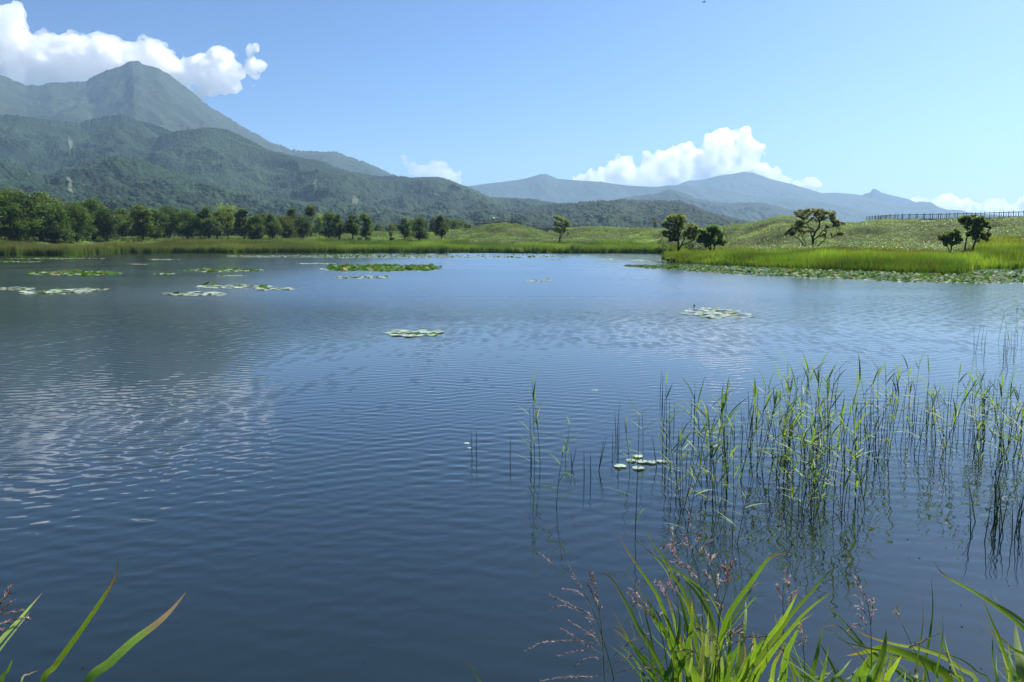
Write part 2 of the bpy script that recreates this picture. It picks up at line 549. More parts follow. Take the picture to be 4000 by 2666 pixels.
mountain('volcano_mountain', S_MAIN, lambda a: 6000 + 900 * sstep(-0.1, 0.15, a), 2600, 8600, M_MT, 1150, 330, prof=1.3, spacing=1000, fall=0.62, swing=0.3, spur_h=0.9, rough=34, rl=520, seed=3, jag=0.0012, K=0.85,
         label='tall green volcano with a rocky summit rising over the left shore',
         spurs=[[(560, 250, 6000), (640, 400, 5500), (760, 510, 5000), (900, 600, 4500)], [(420, 300, 6050), (330, 380, 5600), (300, 440, 5100)], [(880, 450, 6300), (960, 540, 5600), (1080, 610, 5000)]])
mountain('knob_hill', S_KNOB, 3900, 1700, 5200, M_FOOT, 1100, 330, prof=2.0, spacing=520, fall=0.5, swing=0.5, rough=44, seed=12, jag=0.0009, crowns=8, K=0.8,
         label='wooded foothill with a small pointed knob below the volcano', chutes=[(300, 540, 600, 7)],
         spurs=[[(500, 449, 3900), (480, 530, 3500), (420, 620, 3000), (380, 720, 2600)], [(350, 485, 3900), (240, 600, 3300), (120, 700, 2800)], [(560, 470, 3900), (700, 600, 3500), (820, 690, 3100), (960, 780, 2700)]])
mountain('forest_hill', S_FOOT, 3500, 1500, 4800, M_FOOT, 1250, 340, prof=2.0, spacing=430, fall=0.52, swing=0.55, rough=40, seed=27, jag=0.0008, crowns=8, K=0.8,
         label='long wooded ridge sloping down from the volcano to the centre', chutes=[(1388, 765, 800, 10), (1240, 700, 730, 5)],
         spurs=[[(1706, 692, 3500), (1640, 760, 3000), (1540, 830, 2500), (1470, 870, 2100)], [(1085, 595, 3500), (1200, 690, 3000), (1330, 790, 2400)], [(1379, 675, 3500), (1330, 740, 3000), (1260, 800, 2500)],
                [(800, 506, 3550), (730, 590, 3200), (700, 680, 2800)], [(1843, 740, 3400), (1800, 800, 2800), (1760, 850, 2200)]])
mountain('lower_hill', S_LOW, 2400, 1000, 3400, M_FOOT, 1400, 360, prof=1.7, spacing=330, fall=0.5, swing=0.6, rough=36, rl=240, seed=41, jag=0.0012, crowns=7.5, K=0.74,
         label='lowest wooded slope behind the row of shore trees', chutes=[(280, 690, 750, 9), (262, 610, 650, 4)])
mountain('round_hill', S_E, 2900, 1300, 3700, M_FOOT, 900, 300, prof=1.3, spacing=380, fall=0.42, swing=0.5, rough=28, seed=55, jag=0.0009, crowns=8, K=0.7,
         label='broad wooded hill behind the dunes right of centre')
mountain('pointed_hill', S_D, 5200, 3100, 6300, M_FOOT, 700, 220, prof=1.5, spacing=600, fall=0.45, rough=36, seed=63, jag=0.0006, crowns=14,
         label='bluish wooded hill with a blunt point behind the broad wooded hill')
mountain('distant_ridge', S_A, 8200, 6500, 9300, M_FAR, 600, 160, prof=1.3, spacing=900, fall=0.4, rough=30, rl=700, seed=77, jag=0.0003,
         label='pale blue flat ridge with a low knob at centre')
mountain('distant_mountain', S_B, 9900, 7800, 11000, M_FAR, 800, 160, prof=1.3, spacing=1100, fall=0.35, rough=30, rl=800, seed=85, jag=0.0003,
         label='pale blue broad mountain below the large right cloud')
mountain('distant_peak', S_C, 11300, 10300, 11800, M_FAR, 400, 100, prof=1.2, spacing=900, fall=0.35, rough=20, rl=800, seed=91, jag=0.0002,
         label='faint blue spiky peak at far right')

# ------------------------------------------------------------------ haze
m, nt, out = new_mat('haze_air')
vp = N(nt, 'ShaderNodeVolumePrincipled')
vp.inputs['Color'].default_value = (0.46, 0.70, 1.0, 1)
vp.inputs['Density'].default_value = 7.5e-5
vp.inputs['Anisotropy'].default_value = 0.1
L(nt, vp.outputs[0], out.inputs['Volume'])
b = MB(); b.box((0, 5850, 583), (30000, 12300, 1174))
tag(b.build('haze', m, None, color=False), 'pale blue haze in the air before the mountains', 'haze', None, 'stuff')

# ------------------------------------------------------------------ clouds
def cloud_mat(mfp, lo, hi, size):
    m, nt, out = new_mat('cloud_vapour')
    geo = N(nt, 'ShaderNodeNewGeometry')
    n = N(nt, 'ShaderNodeTexNoise', i_Scale=1.0 / size, i_Detail=7.0, i_Roughness=0.66)
    L(nt, geo.outputs['Position'], n.inputs['Vector'])
    mr = N(nt, 'ShaderNodeMapRange')
    mr.inputs['From Min'].default_value = lo; mr.inputs['From Max'].default_value = hi; mr.inputs['To Max'].default_value = 1.0 / mfp
    L(nt, n.outputs['Fac'], mr.inputs['Value'])
    vs = N(nt, 'ShaderNodeVolumeScatter')
    vs.inputs['Color'].default_value = (1, 1, 1, 1)
    vs.inputs['Anisotropy'].default_value = 0.86
    L(nt, mr.outputs[0], vs.inputs['Density'])
    L(nt, vs.outputs[0], out.inputs['Volume'])
    return m

def ico():
    bm = bmesh.new(); bmesh.ops.create_icosphere(bm, subdivisions=2, radius=1.0)
    bm.verts.ensure_lookup_table()
    v = np.array([x.co[:] for x in bm.verts]); f = np.array([[q.index for q in p.verts] for p in bm.faces]); bm.free()
    return v, f
ICO_V, ICO_F = ico()

def cloud(blobs, dist, mat, label, seed, vox, kids=(9, 4), flat=0.75, amp=1.0):
    rn = random.Random(seed)
    items = []
    for (px, py, rp) in blobs:
        d = dist + rn.uniform(-0.5, 0.5) * rp / F_ * dist
        c = at_d(px, py, d); r = 1.05 * rp / F_ * dist
        items.append((c, r))
        for _ in range(kids[0]):
            th, u = rn.uniform(0, 2 * math.pi), rn.uniform(-0.55, 1)
            q = math.sqrt(1 - u * u)
            dr = np.array([q * math.cos(th), q * math.sin(th), u])
            r2 = r * rn.uniform(0.28, 0.5)
            c2 = c + dr * r * 0.82
            items.append((c2, r2))
            for _ in range(kids[1]):
                th, u2 = rn.uniform(0, 2 * math.pi), rn.uniform(-0.5, 1)
                q = math.sqrt(1 - u2 * u2)
                d2 = np.array([q * math.cos(th), q * math.sin(th), u2])
                items.append((c2 + d2 * r2 * 0.85, r2 * rn.uniform(0.3, 0.55)))
    V = np.concatenate([ICO_V * np.array([r, r, r * 0.95]) + c for c, r in items])
    Fc = np.concatenate([ICO_F + i * len(ICO_V) for i in range(len(items))])
    o0 = np.array([V[:, 0].mean(), V[:, 1].mean(), V[:, 2].min()])
    o = mesh_obj('cloud', V - o0, Fc, mat)
    o.location = o0
    rm = o.modifiers.new('r', 'REMESH'); rm.mode = 'VOXEL'; rm.voxel_size = vox
    tx = bpy.data.textures.new('puff', 'CLOUDS'); tx.noise_scale = vox * 7; tx.noise_depth = 5
    dp = o.modifiers.new('d', 'DISPLACE'); dp.texture = tx; dp.strength = vox * 6.5 * amp; dp.mid_level = 0.55
    dp.texture_coords = 'GLOBAL'
    dg = bpy.context.evaluated_depsgraph_get()
    me = bpy.data.meshes.new_from_object(o.evaluated_get(dg))
    o.modifiers.clear()
    o.data = me
    tag(o, label, 'cloud', 'white clouds over the mountains', None)
    return o

CM = cloud_mat(28.0, 0.425, 0.53, 170)
CM2 = cloud_mat(30.0, 0.38, 0.50, 120)
CM3 = cloud_mat(46.0, 0.37, 0.53, 150)
q = 0.4675
def cz(l, x0=0, y0=0, s=q):
    return [(x0 + a * s, y0 + b * s, c * s) for a, b, c in l]
cloud(cz([(60, 190, 120), (110, 120, 60), (150, 160, 60), (60, 320, 130), (150, 320, 70), (-60, 250, 150), (20, 430, 90)]) +
      cz([(-220, 330, 180), (-120, 500, 150)]), 13800, CM,
      'tall white cloud cut by the left edge beside the volcano', 1, 28)
cloud(cz([(120, 560, 130), (230, 470, 85), (330, 430, 90), (410, 420, 95), (530, 400, 100), (340, 580, 140), (520, 560, 150), (700, 400, 95), (760, 430, 95),
          (700, 580, 150), (860, 400, 85), (950, 390, 90), (900, 540, 140), (1060, 420, 80), (1080, 560, 130), (1230, 400, 78), (1310, 430, 85),
          (1270, 540, 130), (1390, 520, 85), (1430, 600, 110), (1180, 640, 120), (560, 680, 100), (300, 690, 90)]), 13800, CM,
      'long white cloud bank lying behind the volcano summit', 2, 28)
cloud(cz([(1590, 550, 75), (1500, 590, 70), (1700, 520, 70), (1840, 460, 80), (1880, 500, 80), (1740, 600, 110), (1880, 620, 105), (1960, 600, 75), (1600, 680, 95),
          (1760, 730, 85), (1880, 720, 75), (1960, 720, 50), (1690, 770, 60), (1780, 800, 40)]), 13800, CM,
      'white cloud right of the volcano summit with a grey underside', 3, 26)
cloud(cz([(2080, 430, 38), (2130, 420, 34), (2100, 480, 40), (2090, 560, 52), (2150, 560, 55), (2180, 550, 40), (2120, 610, 42)]), 13800, CM2,
      'small ragged cloud puff at the right end of the left cloud bank', 4, 20, amp=1.2)
cloud(cz([(2110, 712, 16), (2095, 705, 10)]), 13800, CM2,
      'tiny cloud shred below the ragged puff', 5, 12, kids=(5, 2), amp=1.2)
s2 = 0.595
cloud(cz([(628, 160, 9), (610, 182, 9), (622, 180, 12), (645, 205, 20), (660, 235, 28), (690, 265, 36), (730, 290, 36), (780, 275, 34), (830, 262, 40), (880, 250, 36), (910, 245, 22),
          (850, 310, 50), (930, 310, 50), (1000, 295, 28), (970, 340, 40), (760, 330, 40)], 1200, 500, s2), 13800, CM3,
      'thin white cloud with a slanted tail above the middle ridge', 6, 20, amp=1.1)
s3 = 0.4888
cloud(cz([(560, 400, 70), (620, 410, 70), (500, 440, 70), (450, 500, 80), (560, 520, 90), (680, 500, 90), (300, 500, 48), (230, 505, 45), (190, 510, 35), (340, 490, 50), (370, 530, 60), (750, 300, 26), (770, 340, 40),
          (800, 420, 80), (880, 330, 48), (900, 430, 100), (860, 530, 80), (1000, 330, 70), (1080, 290, 62), (1130, 300, 60), (1050, 420, 110), (1200, 400, 110), (1000, 520, 80),
          (1300, 200, 62), (1270, 250, 60), (1390, 180, 68), (1380, 260, 90), (1500, 180, 66), (1550, 165, 58), (1540, 240, 80), (1600, 240, 60), (1660, 280, 50), (1700, 300, 34),
          (1330, 370, 110), (1470, 350, 110), (1600, 340, 70), (1430, 440, 80), (1560, 420, 60)], 2150, 450, s3), 14500, CM,
      'large white heaped cloud rising behind the right distant mountain', 7, 25)
cloud(cz([(1660, 410, 36), (1700, 410, 36), (1660, 450, 40), (1730, 450, 45), (1800, 470, 42), (1770, 500, 40), (1850, 510, 34), (1900, 530, 28), (1980, 545, 30), (2050, 540, 34), (2110, 545, 34), (2150, 555, 26), (2080, 580, 30), (2000, 580, 30)],
         2150, 450, s3), 14500, CM2, 'low white cloud trailing down the right flank of the distant mountain', 8, 20)
s4 = 0.2975
cloud(cz([(900, 280, 40), (970, 270, 42), (1060, 290, 40), (1150, 300, 40), (1230, 290, 55), (1300, 260, 55), (1400, 265, 60), (1450, 270, 50), (1330, 340, 80), (1480, 330, 70), (1600, 310, 55), (1640, 350, 55),
          (1530, 400, 80), (1760, 370, 50), (1880, 310, 50), (1970, 310, 52), (2060, 300, 48), (1930, 390, 80), (2080, 380, 60), (2180, 380, 45), (2280, 370, 50), (2330, 300, 45), (2400, 280, 70), (2500, 330, 90), (2650, 340, 80)], 3300, 700, s4), 15500, CM2,
      'low row of white clouds above the boardwalk at right', 9, 18)
# ------------------------------------------------------------------ ground, lake bed, water
SHORE = [(-1500, 1012), (-300, 1003), (0, 1000), (250, 998), (420, 993), (700, 989), (1000, 989), (1400, 988), (1800, 988), (2100, 991), (2400, 989), (2560, 991), (2583, 993),
         (2592, 1019), (2650, 1026), (2800, 1034), (3000, 1043), (3350, 1058), (3600, 1067), (3700, 1071), (3760, 1071), (3790, 1062), (3805, 1051), (3840, 1047), (4000, 1047), (4400, 1050), (5500, 1056)]
_sa = np.array([az_of(x, y) for x, y in SHORE])
_sr = np.array([math.hypot(*at_z(x, y)[:2]) for x, y in SHORE])
def shore_r(az):
    r = np.interp(az, _sa, _sr)
    r = r + fbm(az * 60, az * 0 + 0.7, 5, 3) * 0.012 * r
    return np.where(np.abs(az) > 1.2, 3.0 + 0 * r, r)
SKY = [(-1500, 925), (0, 925), (900, 922), (1250, 914), (1450, 904), (1700, 902), (1790, 893), (1820, 892), (1876, 880), (1932, 868), (1975, 865), (2026, 871), (2054, 878), (2082, 889),
       (2128, 905), (2180, 897), (2230, 889), (2337, 881), (2439, 888), (2609, 893), (2700, 889), (2760, 886), (2830, 880), (2949, 864), (3003, 850), (3041, 841), (3080, 841),
       (3105, 848), (3170, 856), (3258, 862), (3322, 866), (3386, 858), (3460, 855), (3516, 854), (3600, 857), (3709, 852), (3847, 851), (4000, 844), (4300, 836), (5500, 850)]
RID = [(-1500, 345), (1300, 335), (1800, 322), (2130, 320), (2250, 325), (2450, 325), (2600, 296), (2700, 262), (2850, 225), (3050, 203), (3250, 205), (3450, 205), (3700, 200), (4000, 190), (5500, 186)]
_ka = np.array([az_of(x) for x, y in SKY]); _kt = np.array([tan_el(x, y) for x, y in SKY])
_ra = np.array([az_of(x) for x, y in RID]); _rr = np.array([float(y) for x, y in RID])
BENCH = [(-1500, 3.5), (1500, 3.4), (2300, 3.3), (2580, 2.6), (2600, 1.7), (2800, 1.7), (3200, 2.1), (3700, 1.5), (3850, 1.9), (5500, 2.0)]
_ba = np.array([az_of(x) for x, y in BENCH]); _bb = np.array([y for x, y in BENCH])

_fine = np.linspace(-1.0, 1.0, 1600)
_fr = shore_r(_fine)
_SX, _SY = _fr * np.sin(_fine), _fr * np.cos(_fine)
def shore_d(az, r):
    """signed distance from the shoreline, positive on land"""
    shp = np.shape(r)
    x, y = (r * np.sin(az)).ravel(), (r * np.cos(az)).ravel()
    d = np.empty(x.shape)
    for k in range(0, len(x), 20000):
        d[k:k + 20000] = np.sqrt(((x[k:k + 20000, None] - _SX[None, ::2]) ** 2 + (y[k:k + 20000, None] - _SY[None, ::2]) ** 2).min(1))
    d = d.reshape(shp)
    return np.where(r < shore_r(az), -d, d)

def ground_z(az, r):
    az = np.asarray(az, float); r = np.asarray(r, float)
    s = shore_d(az, r)
    bench = np.interp(az, _ba, _bb)
    wid = np.where(az > az_of(2588), 42.0, 34.0)
    z = np.where(s < 0, -0.95 * sstep(0, 7, -s) - 0.05, 0.06 + bench * sstep(0, 1, np.clip(s, 0, wid) / wid))
    rid = np.interp(az, _ra, _rr)
    te = np.interp(az, _ka, _kt)
    zr = EYE + rid * te - 0.95
    W = np.clip(rid - shore_r(az) - 30, 24.0, 78.0)
    t = 1 - (rid - r) / W
    ss = sstep(1.5, 15, s)
    up = sstep(0.0, 1.0, t) * ss
    x, y = r * np.sin(az), r * np.cos(az)
    hill = z + np.maximum(zr - z, 0) * up
    bmp = (fbm(x / 18, y / 18, 61, 4) * 1.5) * np.clip(t * 3, 0, 1) * ss
    hill = hill + bmp
    lim = EYE + r * te - 0.9
    hill = np.where(t < 1, np.where(s > 0, np.minimum(hill, np.maximum(lim, z)), hill), hill)
    dn = sstep(1.0, 2.4, t)
    hill = np.where(t >= 1, zr * (1 - dn) + 1.5 * dn, hill)
    z = np.where(s > 0, hill, z)
    # near bank where the camera stands
    nb = 0.75 * (1 - sstep(2.0, 3.3, r)) - 0.75 * sstep(2.4, 4.2, r)
    z = np.where(r < 12, nb * (1 - sstep(5, 12, r)) + z * sstep(5, 12, r), z)
    return z

def gz(x, y):
    return float(ground_z(np.array([math.atan2(x, y)]), np.array([math.hypot(x, y)]))[0])

m, nt, out = new_mat('soil')
geo = N(nt, 'ShaderNodeNewGeometry')
p = N(nt, 'ShaderNodeBsdfPrincipled'); p.inputs['Roughness'].default_value = 0.95; p.inputs['Specular IOR Level'].default_value = 0.1
nz = N(nt, 'ShaderNodeTexNoise', i_Scale=0.35, i_Detail=7.0)
L(nt, geo.outputs['Position'], nz.inputs['Vector'])
cr = N(nt, 'ShaderNodeValToRGB')
cr.color_ramp.elements[0].position = 0.35; cr.color_ramp.elements[0].color = (0.035, 0.055, 0.014, 1)
cr.color_ramp.elements[1].position = 0.7; cr.color_ramp.elements[1].color = (0.085, 0.12, 0.03, 1)
L(nt, nz.outputs['Fac'], cr.inputs['Fac'])
sp = N(nt, 'ShaderNodeSeparateXYZ'); L(nt, geo.outputs['Position'], sp.inputs[0])
mr = N(nt, 'ShaderNodeMapRange'); mr.inputs['From Min'].default_value = -0.12; mr.inputs['From Max'].default_value = 0.1
L(nt, sp.outputs['Z'], mr.inputs['Value'])
c2 = N(nt, 'ShaderNodeValToRGB')
c2.color_ramp.elements[0].position = 0.3; c2.color_ramp.elements[0].color = (0.05, 0.065, 0.045, 1)
c2.color_ramp.elements[1].position = 0.75; c2.color_ramp.elements[1].color = (0.085, 0.10, 0.07, 1)
L(nt, nz.outputs['Fac'], c2.inputs['Fac'])
mx = N(nt, 'ShaderNodeMix', data_type='RGBA'); L(nt, mr.outputs[0], mx.inputs[0]); L(nt, c2.outputs[0], mx.inputs[6]); L(nt, cr.outputs[0], mx.inputs[7])
L(nt, mx.outputs[2], p.inputs['Base Color'])
L(nt, p.outputs[0], out.inputs['Surface'])
az = np.concatenate([np.linspace(-math.pi, -0.72, 60, endpoint=False), np.linspace(-0.72, 0.72, 700, endpoint=False), np.linspace(0.72, math.pi, 61)])
rr = np.concatenate([[0.01], np.linspace(0.8, 12, 40), np.linspace(14, 55, 20), np.linspace(57, 345, 240), np.geomspace(355, 11000, 40)])
A, RR = np.meshgrid(az, rr)
Z = ground_z(A, RR)
behind = np.abs(A) > 1.2
Z = np.where(behind & (RR > 2.5), 0.75 + 0.02 * RR.clip(0, 60), Z)
V = np.stack([RR * np.sin(A), RR * np.cos(A), Z], -1)
lim = V[..., 1] < -250
V[..., 1] = np.where(lim, -250, V[..., 1])
V = V.reshape(-1, 3)
nr_, na_ = A.shape
i = np.arange(nr_ * na_).reshape(nr_, na_)
Fq = np.stack([i[:-1, :-1], i[:-1, 1:], i[1:, 1:], i[1:, :-1]], -1).reshape(-1, 4)
tag(mesh_obj('ground', V, Fq, m, None, None, True), 'grassy ground and muddy lake bed', 'ground', None, 'structure')

# water
m, nt, out = new_mat('lake_water')
geo = N(nt, 'ShaderNodeNewGeometry')
def wave(rot, scale, dist, detail, dscale):
    mp = N(nt, 'ShaderNodeMapping'); mp.inputs['Rotation'].default_value = (0, 0, rot)
    L(nt, geo.outputs['Position'], mp.inputs['Vector'])
    w = N(nt, 'ShaderNodeTexWave', wave_type='BANDS', bands_direction='Y', wave_profile='SIN')
    w.inputs['Scale'].default_value = scale; w.inputs['Distortion'].default_value = dist
    w.inputs['Detail'].default_value = detail; w.inputs['Detail Scale'].default_value = dscale
    L(nt, mp.outputs[0], w.inputs['Vector'])
    return w.outputs['Fac']
def anis(sx, sy, rot, detail, rough=0.5):
    mp = N(nt, 'ShaderNodeMapping'); mp.inputs['Rotation'].default_value = (0, 0, rot); mp.inputs['Scale'].default_value = (sx, sy, 1)
    L(nt, geo.outputs['Position'], mp.inputs['Vector'])
    n = N(nt, 'ShaderNodeTexNoise', i_Scale=1.0, i_Detail=detail, i_Roughness=rough)
    L(nt, mp.outputs[0], n.inputs['Vector'])
    return n.outputs['Fac']
def mul(a, k):
    n = N(nt, 'ShaderNodeMath', operation='MULTIPLY'); L(nt, a, n.inputs[0])
    if isinstance(k, (int, float)): n.inputs[1].default_value = k
    else: L(nt, k, n.inputs[1])
    return n.outputs[0]
def add(a, b):
    n = N(nt, 'ShaderNodeMath', operation='ADD'); L(nt, a, n.inputs[0]); L(nt, b, n.inputs[1]); return n.outputs[0]
gust = anis(0.07, 0.11, 0.3, 2.0)
gm = N(nt, 'ShaderNodeMapRange'); gm.inputs['From Min'].default_value = 0.35; gm.inputs['From Max'].default_value = 0.65
gm.inputs['To Min'].default_value = 0.45; gm.inputs['To Max'].default_value = 1.35
L(nt, gust, gm.inputs['Value'])
h = add(mul(wave(R(15), 1.05, 4.0, 2.0, 1.3), 0.0036), mul(wave(R(-11), 1.5, 4.0, 2.0, 1.5), 0.0022))
h = add(h, mul(wave(R(34), 1.3, 3.5, 2.0, 1.4), 0.0014))
h = add(h, mul(anis(2.6, 5.6, R(8), 2.0), 0.0080))
h = add(h, mul(anis(5.5, 11.0, R(-6), 1.0), 0.0026))
h = mul(h, gm.outputs[0])
sy = N(nt, 'ShaderNodeSeparateXYZ'); L(nt, geo.outputs['Position'], sy.inputs[0])
c2_ = N(nt, 'ShaderNodeMapRange', interpolation_type='SMOOTHSTEP'); c2_.inputs['From Min'].default_value = 13.0; c2_.inputs['From Max'].default_value = 30.0
c2_.inputs['To Min'].default_value = 0.05; c2_.inputs['To Max'].default_value = 0.95
L(nt, sy.outputs['Y'], c2_.inputs['Value'])
h = mul(h, c2_.outputs[0])
bp = N(nt, 'ShaderNodeBump'); bp.inputs['Strength'].default_value = 1.0; bp.inputs['Distance'].default_value = 1.0
L(nt, h, bp.inputs['Height'])
# the sheltered water by the bank is glassy, the open lake is roughened by the breeze
ro = N(nt, 'ShaderNodeMapRange', interpolation_type='SMOOTHSTEP'); ro.inputs['From Min'].default_value = 11.0; ro.inputs['From Max'].default_value = 40.0
ro.inputs['To Min'].default_value = 0.03; ro.inputs['To Max'].default_value = 0.30
L(nt, sy.outputs['Y'], ro.inputs['Value'])
fr = N(nt, 'ShaderNodeFresnel'); fr.inputs['IOR'].default_value = 1.56; L(nt, bp.outputs[0], fr.inputs['Normal'])
gl = N(nt, 'ShaderNodeBsdfGlossy', distribution='BECKMANN'); gl.inputs['Color'].default_value = (1, 1, 1, 1); L(nt, bp.outputs[0], gl.inputs['Normal'])
shl = []
for a_, b_, lo_ in ((4.0, 22.0, 0.42), (-5.0, -26.0, 0.55)):      # lee of the spit and of the wooded shore: calmer
    q_ = N(nt, 'ShaderNodeMapRange', interpolation_type='SMOOTHSTEP'); q_.inputs['From Min'].default_value = a_; q_.inputs['From Max'].default_value = b_
    q_.inputs['To Min'].default_value = 1.0; q_.inputs['To Max'].default_value = lo_
    L(nt, sy.outputs['X'], q_.inputs['Value']); shl.append(q_.outputs[0])
L(nt, mul(mul(ro.outputs[0], shl[0]), shl[1]), gl.inputs['Roughness'])
tb = N(nt, 'ShaderNodeBsdfTransparent'); tb.inputs['Color'].default_value = (0.62, 0.74, 0.72, 1)
df = N(nt, 'ShaderNodeBsdfDiffuse'); df.inputs['Color'].default_value = (0.009, 0.018, 0.020, 1)      # silt hanging in the water
mu = N(nt, 'ShaderNodeMixShader'); mu.inputs[0].default_value = 0.72; L(nt, tb.outputs[0], mu.inputs[1]); L(nt, df.outputs[0], mu.inputs[2])
ms = N(nt, 'ShaderNodeMixShader'); L(nt, fr.outputs[0], ms.inputs[0]); L(nt, mu.outputs[0], ms.inputs[1]); L(nt, gl.outputs[0], ms.inputs[2])
L(nt, ms.outputs[0], out.inputs['Surface'])
# the near water carries real ripples, a sum of many small wave trains; further out they are too small to model
az = np.concatenate([np.linspace(-1.36, -0.98, 9, endpoint=False), np.linspace(-0.98, -0.64, 170, endpoint=False), np.linspace(-0.64, 0.64, 960, endpoint=False), np.linspace(0.64, 0.98, 170, endpoint=False), np.linspace(0.98, 1.36, 10)])
rr = [1.6]
while rr[-1] < 34.5:
    d = rr[-1]
    rr.append(d + min(0.05, max(0.018, d * d / (EYE * 803) * 0.42)))
rr = np.concatenate([np.array(rr), [35.5, 38, 42, 48, 58, 75, 110, 160, 240, 330]])
A, RR = np.meshgrid(az, rr)
X, Y = RR * np.sin(A), RR * np.cos(A)
Z = np.zeros_like(X)
wr = np.random.default_rng(3)
for k in range(46):
    lam = 0.07 * (0.30 / 0.07) ** wr.uniform(0, 1)
    dirn = (wr.normal(R(12), R(13)) if k % 5 < 3 else wr.normal(R(-30), R(14)))       # crests run nearly across the view
    kx, ky = math.sin(dirn) * 2 * math.pi / lam, math.cos(dirn) * 2 * math.pi / lam
    sl = 0.0060 * (lam / 0.25) ** (0.25 if lam > 0.25 else 0.6)
    env = 0.45 + 1.1 * np.clip(fbm(X / 2.6 + k * 3.7, Y / 3.4 - k * 1.9, 300 + k, 2) + 0.5, 0, 1.4) if k % 2 == 0 else 1.0
    sharp = np.sin(kx * X + ky * Y + wr.uniform(0, 6.28) + 0.9 * fbm(X / 1.7, Y / 2.2, 400 + k % 7, 2))
    fine = 1 if lam > 0.16 else (1 - sstep(11, 17, RR))
    Z += env * fine * sl * lam / (2 * math.pi) * sharp
gust_ = 0.62 + 0.75 * np.clip(fbm(X / 9, Y / 12, 501, 3) + 0.5, 0, 1.2)
Z *= gust_ * (0.42 + 0.9 * sstep(4.0, 12.0, RR)) * (1 - sstep(17, 34.4, RR)) * (1 - sstep(0.85, 0.97, np.abs(A)))
V = np.stack([X, Y, Z], -1).reshape(-1, 3)
nr_, na_ = A.shape
i = np.arange(nr_ * na_).reshape(nr_, na_)
Fq = np.stack([i[:-1, :-1], i[:-1, 1:], i[1:, 1:], i[1:, :-1]], -1).reshape(-1, 4)
tag(mesh_obj('water', V, Fq, m, None, None, True), 'rippled blue lake water reflecting the sky', 'water', None, 'structure')
# ------------------------------------------------------------------ materials of plants
M_LEAF = foliage_mat('tree_leaves', 0.55, 0.22, 0.46)
M_REED = foliage_mat('reed_leaves', 0.5, 0.3, 0.5)
M_GRASS = foliage_mat('bank_grass_blades', 0.58, 0.2, 0.45, streak=0.5)
M_HEAD = foliage_mat('grass_heads', 0.7, 0.15, 0.35, tint=(1.0, 0.95, 0.95))
M_SASA = foliage_mat('bamboo_grass_leaves', 0.46, 0.20, 0.42, tint=(1.15, 1.1, 0.5))
M_PAD = foliage_mat('lily_pads', 0.32, 0.6, 0.1)
M_PADG = foliage_mat('raised_lily_leaves', 0.55, 0.10, 0.4)
M_BARK = plain_mat('bark', 0.9, 0.2, 0.35, 6.0)
M_FLOWER = foliage_mat('petals', 0.5, 0.3, 0.3, tint=(1, 1, 0.9))

def jit(c, r, a=0.25, hue=0.12):
    k = 1 + r.uniform(-a, a)
    return (c[0] * k * (1 + r.uniform(-hue, hue)), c[1] * k, c[2] * k * (1 + r.uniform(-hue, hue)))

# ------------------------------------------------------------------ masses: reed bed, bamboo grass
def scatter_blades(P, hgt, wid, lean, base_c, tip_c, rng, seg=2):
    """upright narrow blades at points P (n,3): each two triangles wide at foot, pointed, bent by the wind"""
    n = len(P)
    a = rng.uniform(0, 2 * math.pi, n)
    b = rng.uniform(0, 2 * math.pi, n)
    sx, sy = np.cos(a) * wid / 2, np.sin(a) * wid / 2
    lx, ly = np.cos(b) * lean * hgt, np.sin(b) * lean * hgt
    z = np.zeros(n)
    v0 = P + np.stack([-sx, -sy, z], -1)
    v1 = P + np.stack([sx, sy, z], -1)
    m = P + np.stack([lx * 0.35, ly * 0.35, hgt * 0.6], -1)
    v2 = m + np.stack([sx * 0.8, sy * 0.8, z], -1)
    v3 = m + np.stack([-sx * 0.8, -sy * 0.8, z], -1)
    v4 = P + np.stack([lx, ly, hgt], -1)
    V = np.stack([v0, v1, v2, v3, v4], 1).reshape(-1, 3)
    i = np.arange(n)[:, None] * 5
    F = np.concatenate([i + np.array([[0, 1, 2]]), i + np.array([[0, 2, 3]]), i + np.array([[3, 2, 4]])])
    C = np.stack([base_c, base_c, (base_c + tip_c) / 2, (base_c + tip_c) / 2, tip_c], 1).reshape(-1, 3)
    return V, F, C

def polar_pts(n, az0, az1, f_r, rng):
    az = rng.uniform(az0, az1, n)
    r = f_r(az, rng.uniform(0, 1, n))
    return az, r

rng = np.random.default_rng(5)
AZL, AZR = az_of(-260), az_of(4260)
A_TIP = az_of(2590)

def reed_mass(az, s, hmul, seed, rng, inlet=False):
    r = shore_r(az) + s
    z = ground_z(az, r)
    x, y = r * np.sin(az), r * np.cos(az)
    P = np.stack([x, y, z], -1)
    clump = fbm(x / 5.0, y / 5.0, seed, 3)
    big = fbm(x / 18.0, y / 18.0, seed + 4, 3)
    hg = hmul * (1 + 0.30 * clump + 0.2 * big) * rng.uniform(0.72, 1.12, len(x))
    k = rng.uniform(0.7, 1.25, len(x)) * (1 + 0.28 * big + 0.12 * clump)
    lit = np.clip((big + 0.35), 0, 1)[:, None]  # broad random patches blend a darker and a lighter green
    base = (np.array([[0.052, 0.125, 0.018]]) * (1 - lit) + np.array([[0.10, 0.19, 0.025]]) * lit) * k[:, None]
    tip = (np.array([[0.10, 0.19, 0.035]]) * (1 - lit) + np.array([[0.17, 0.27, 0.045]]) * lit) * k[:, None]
    return P, hg, base, tip

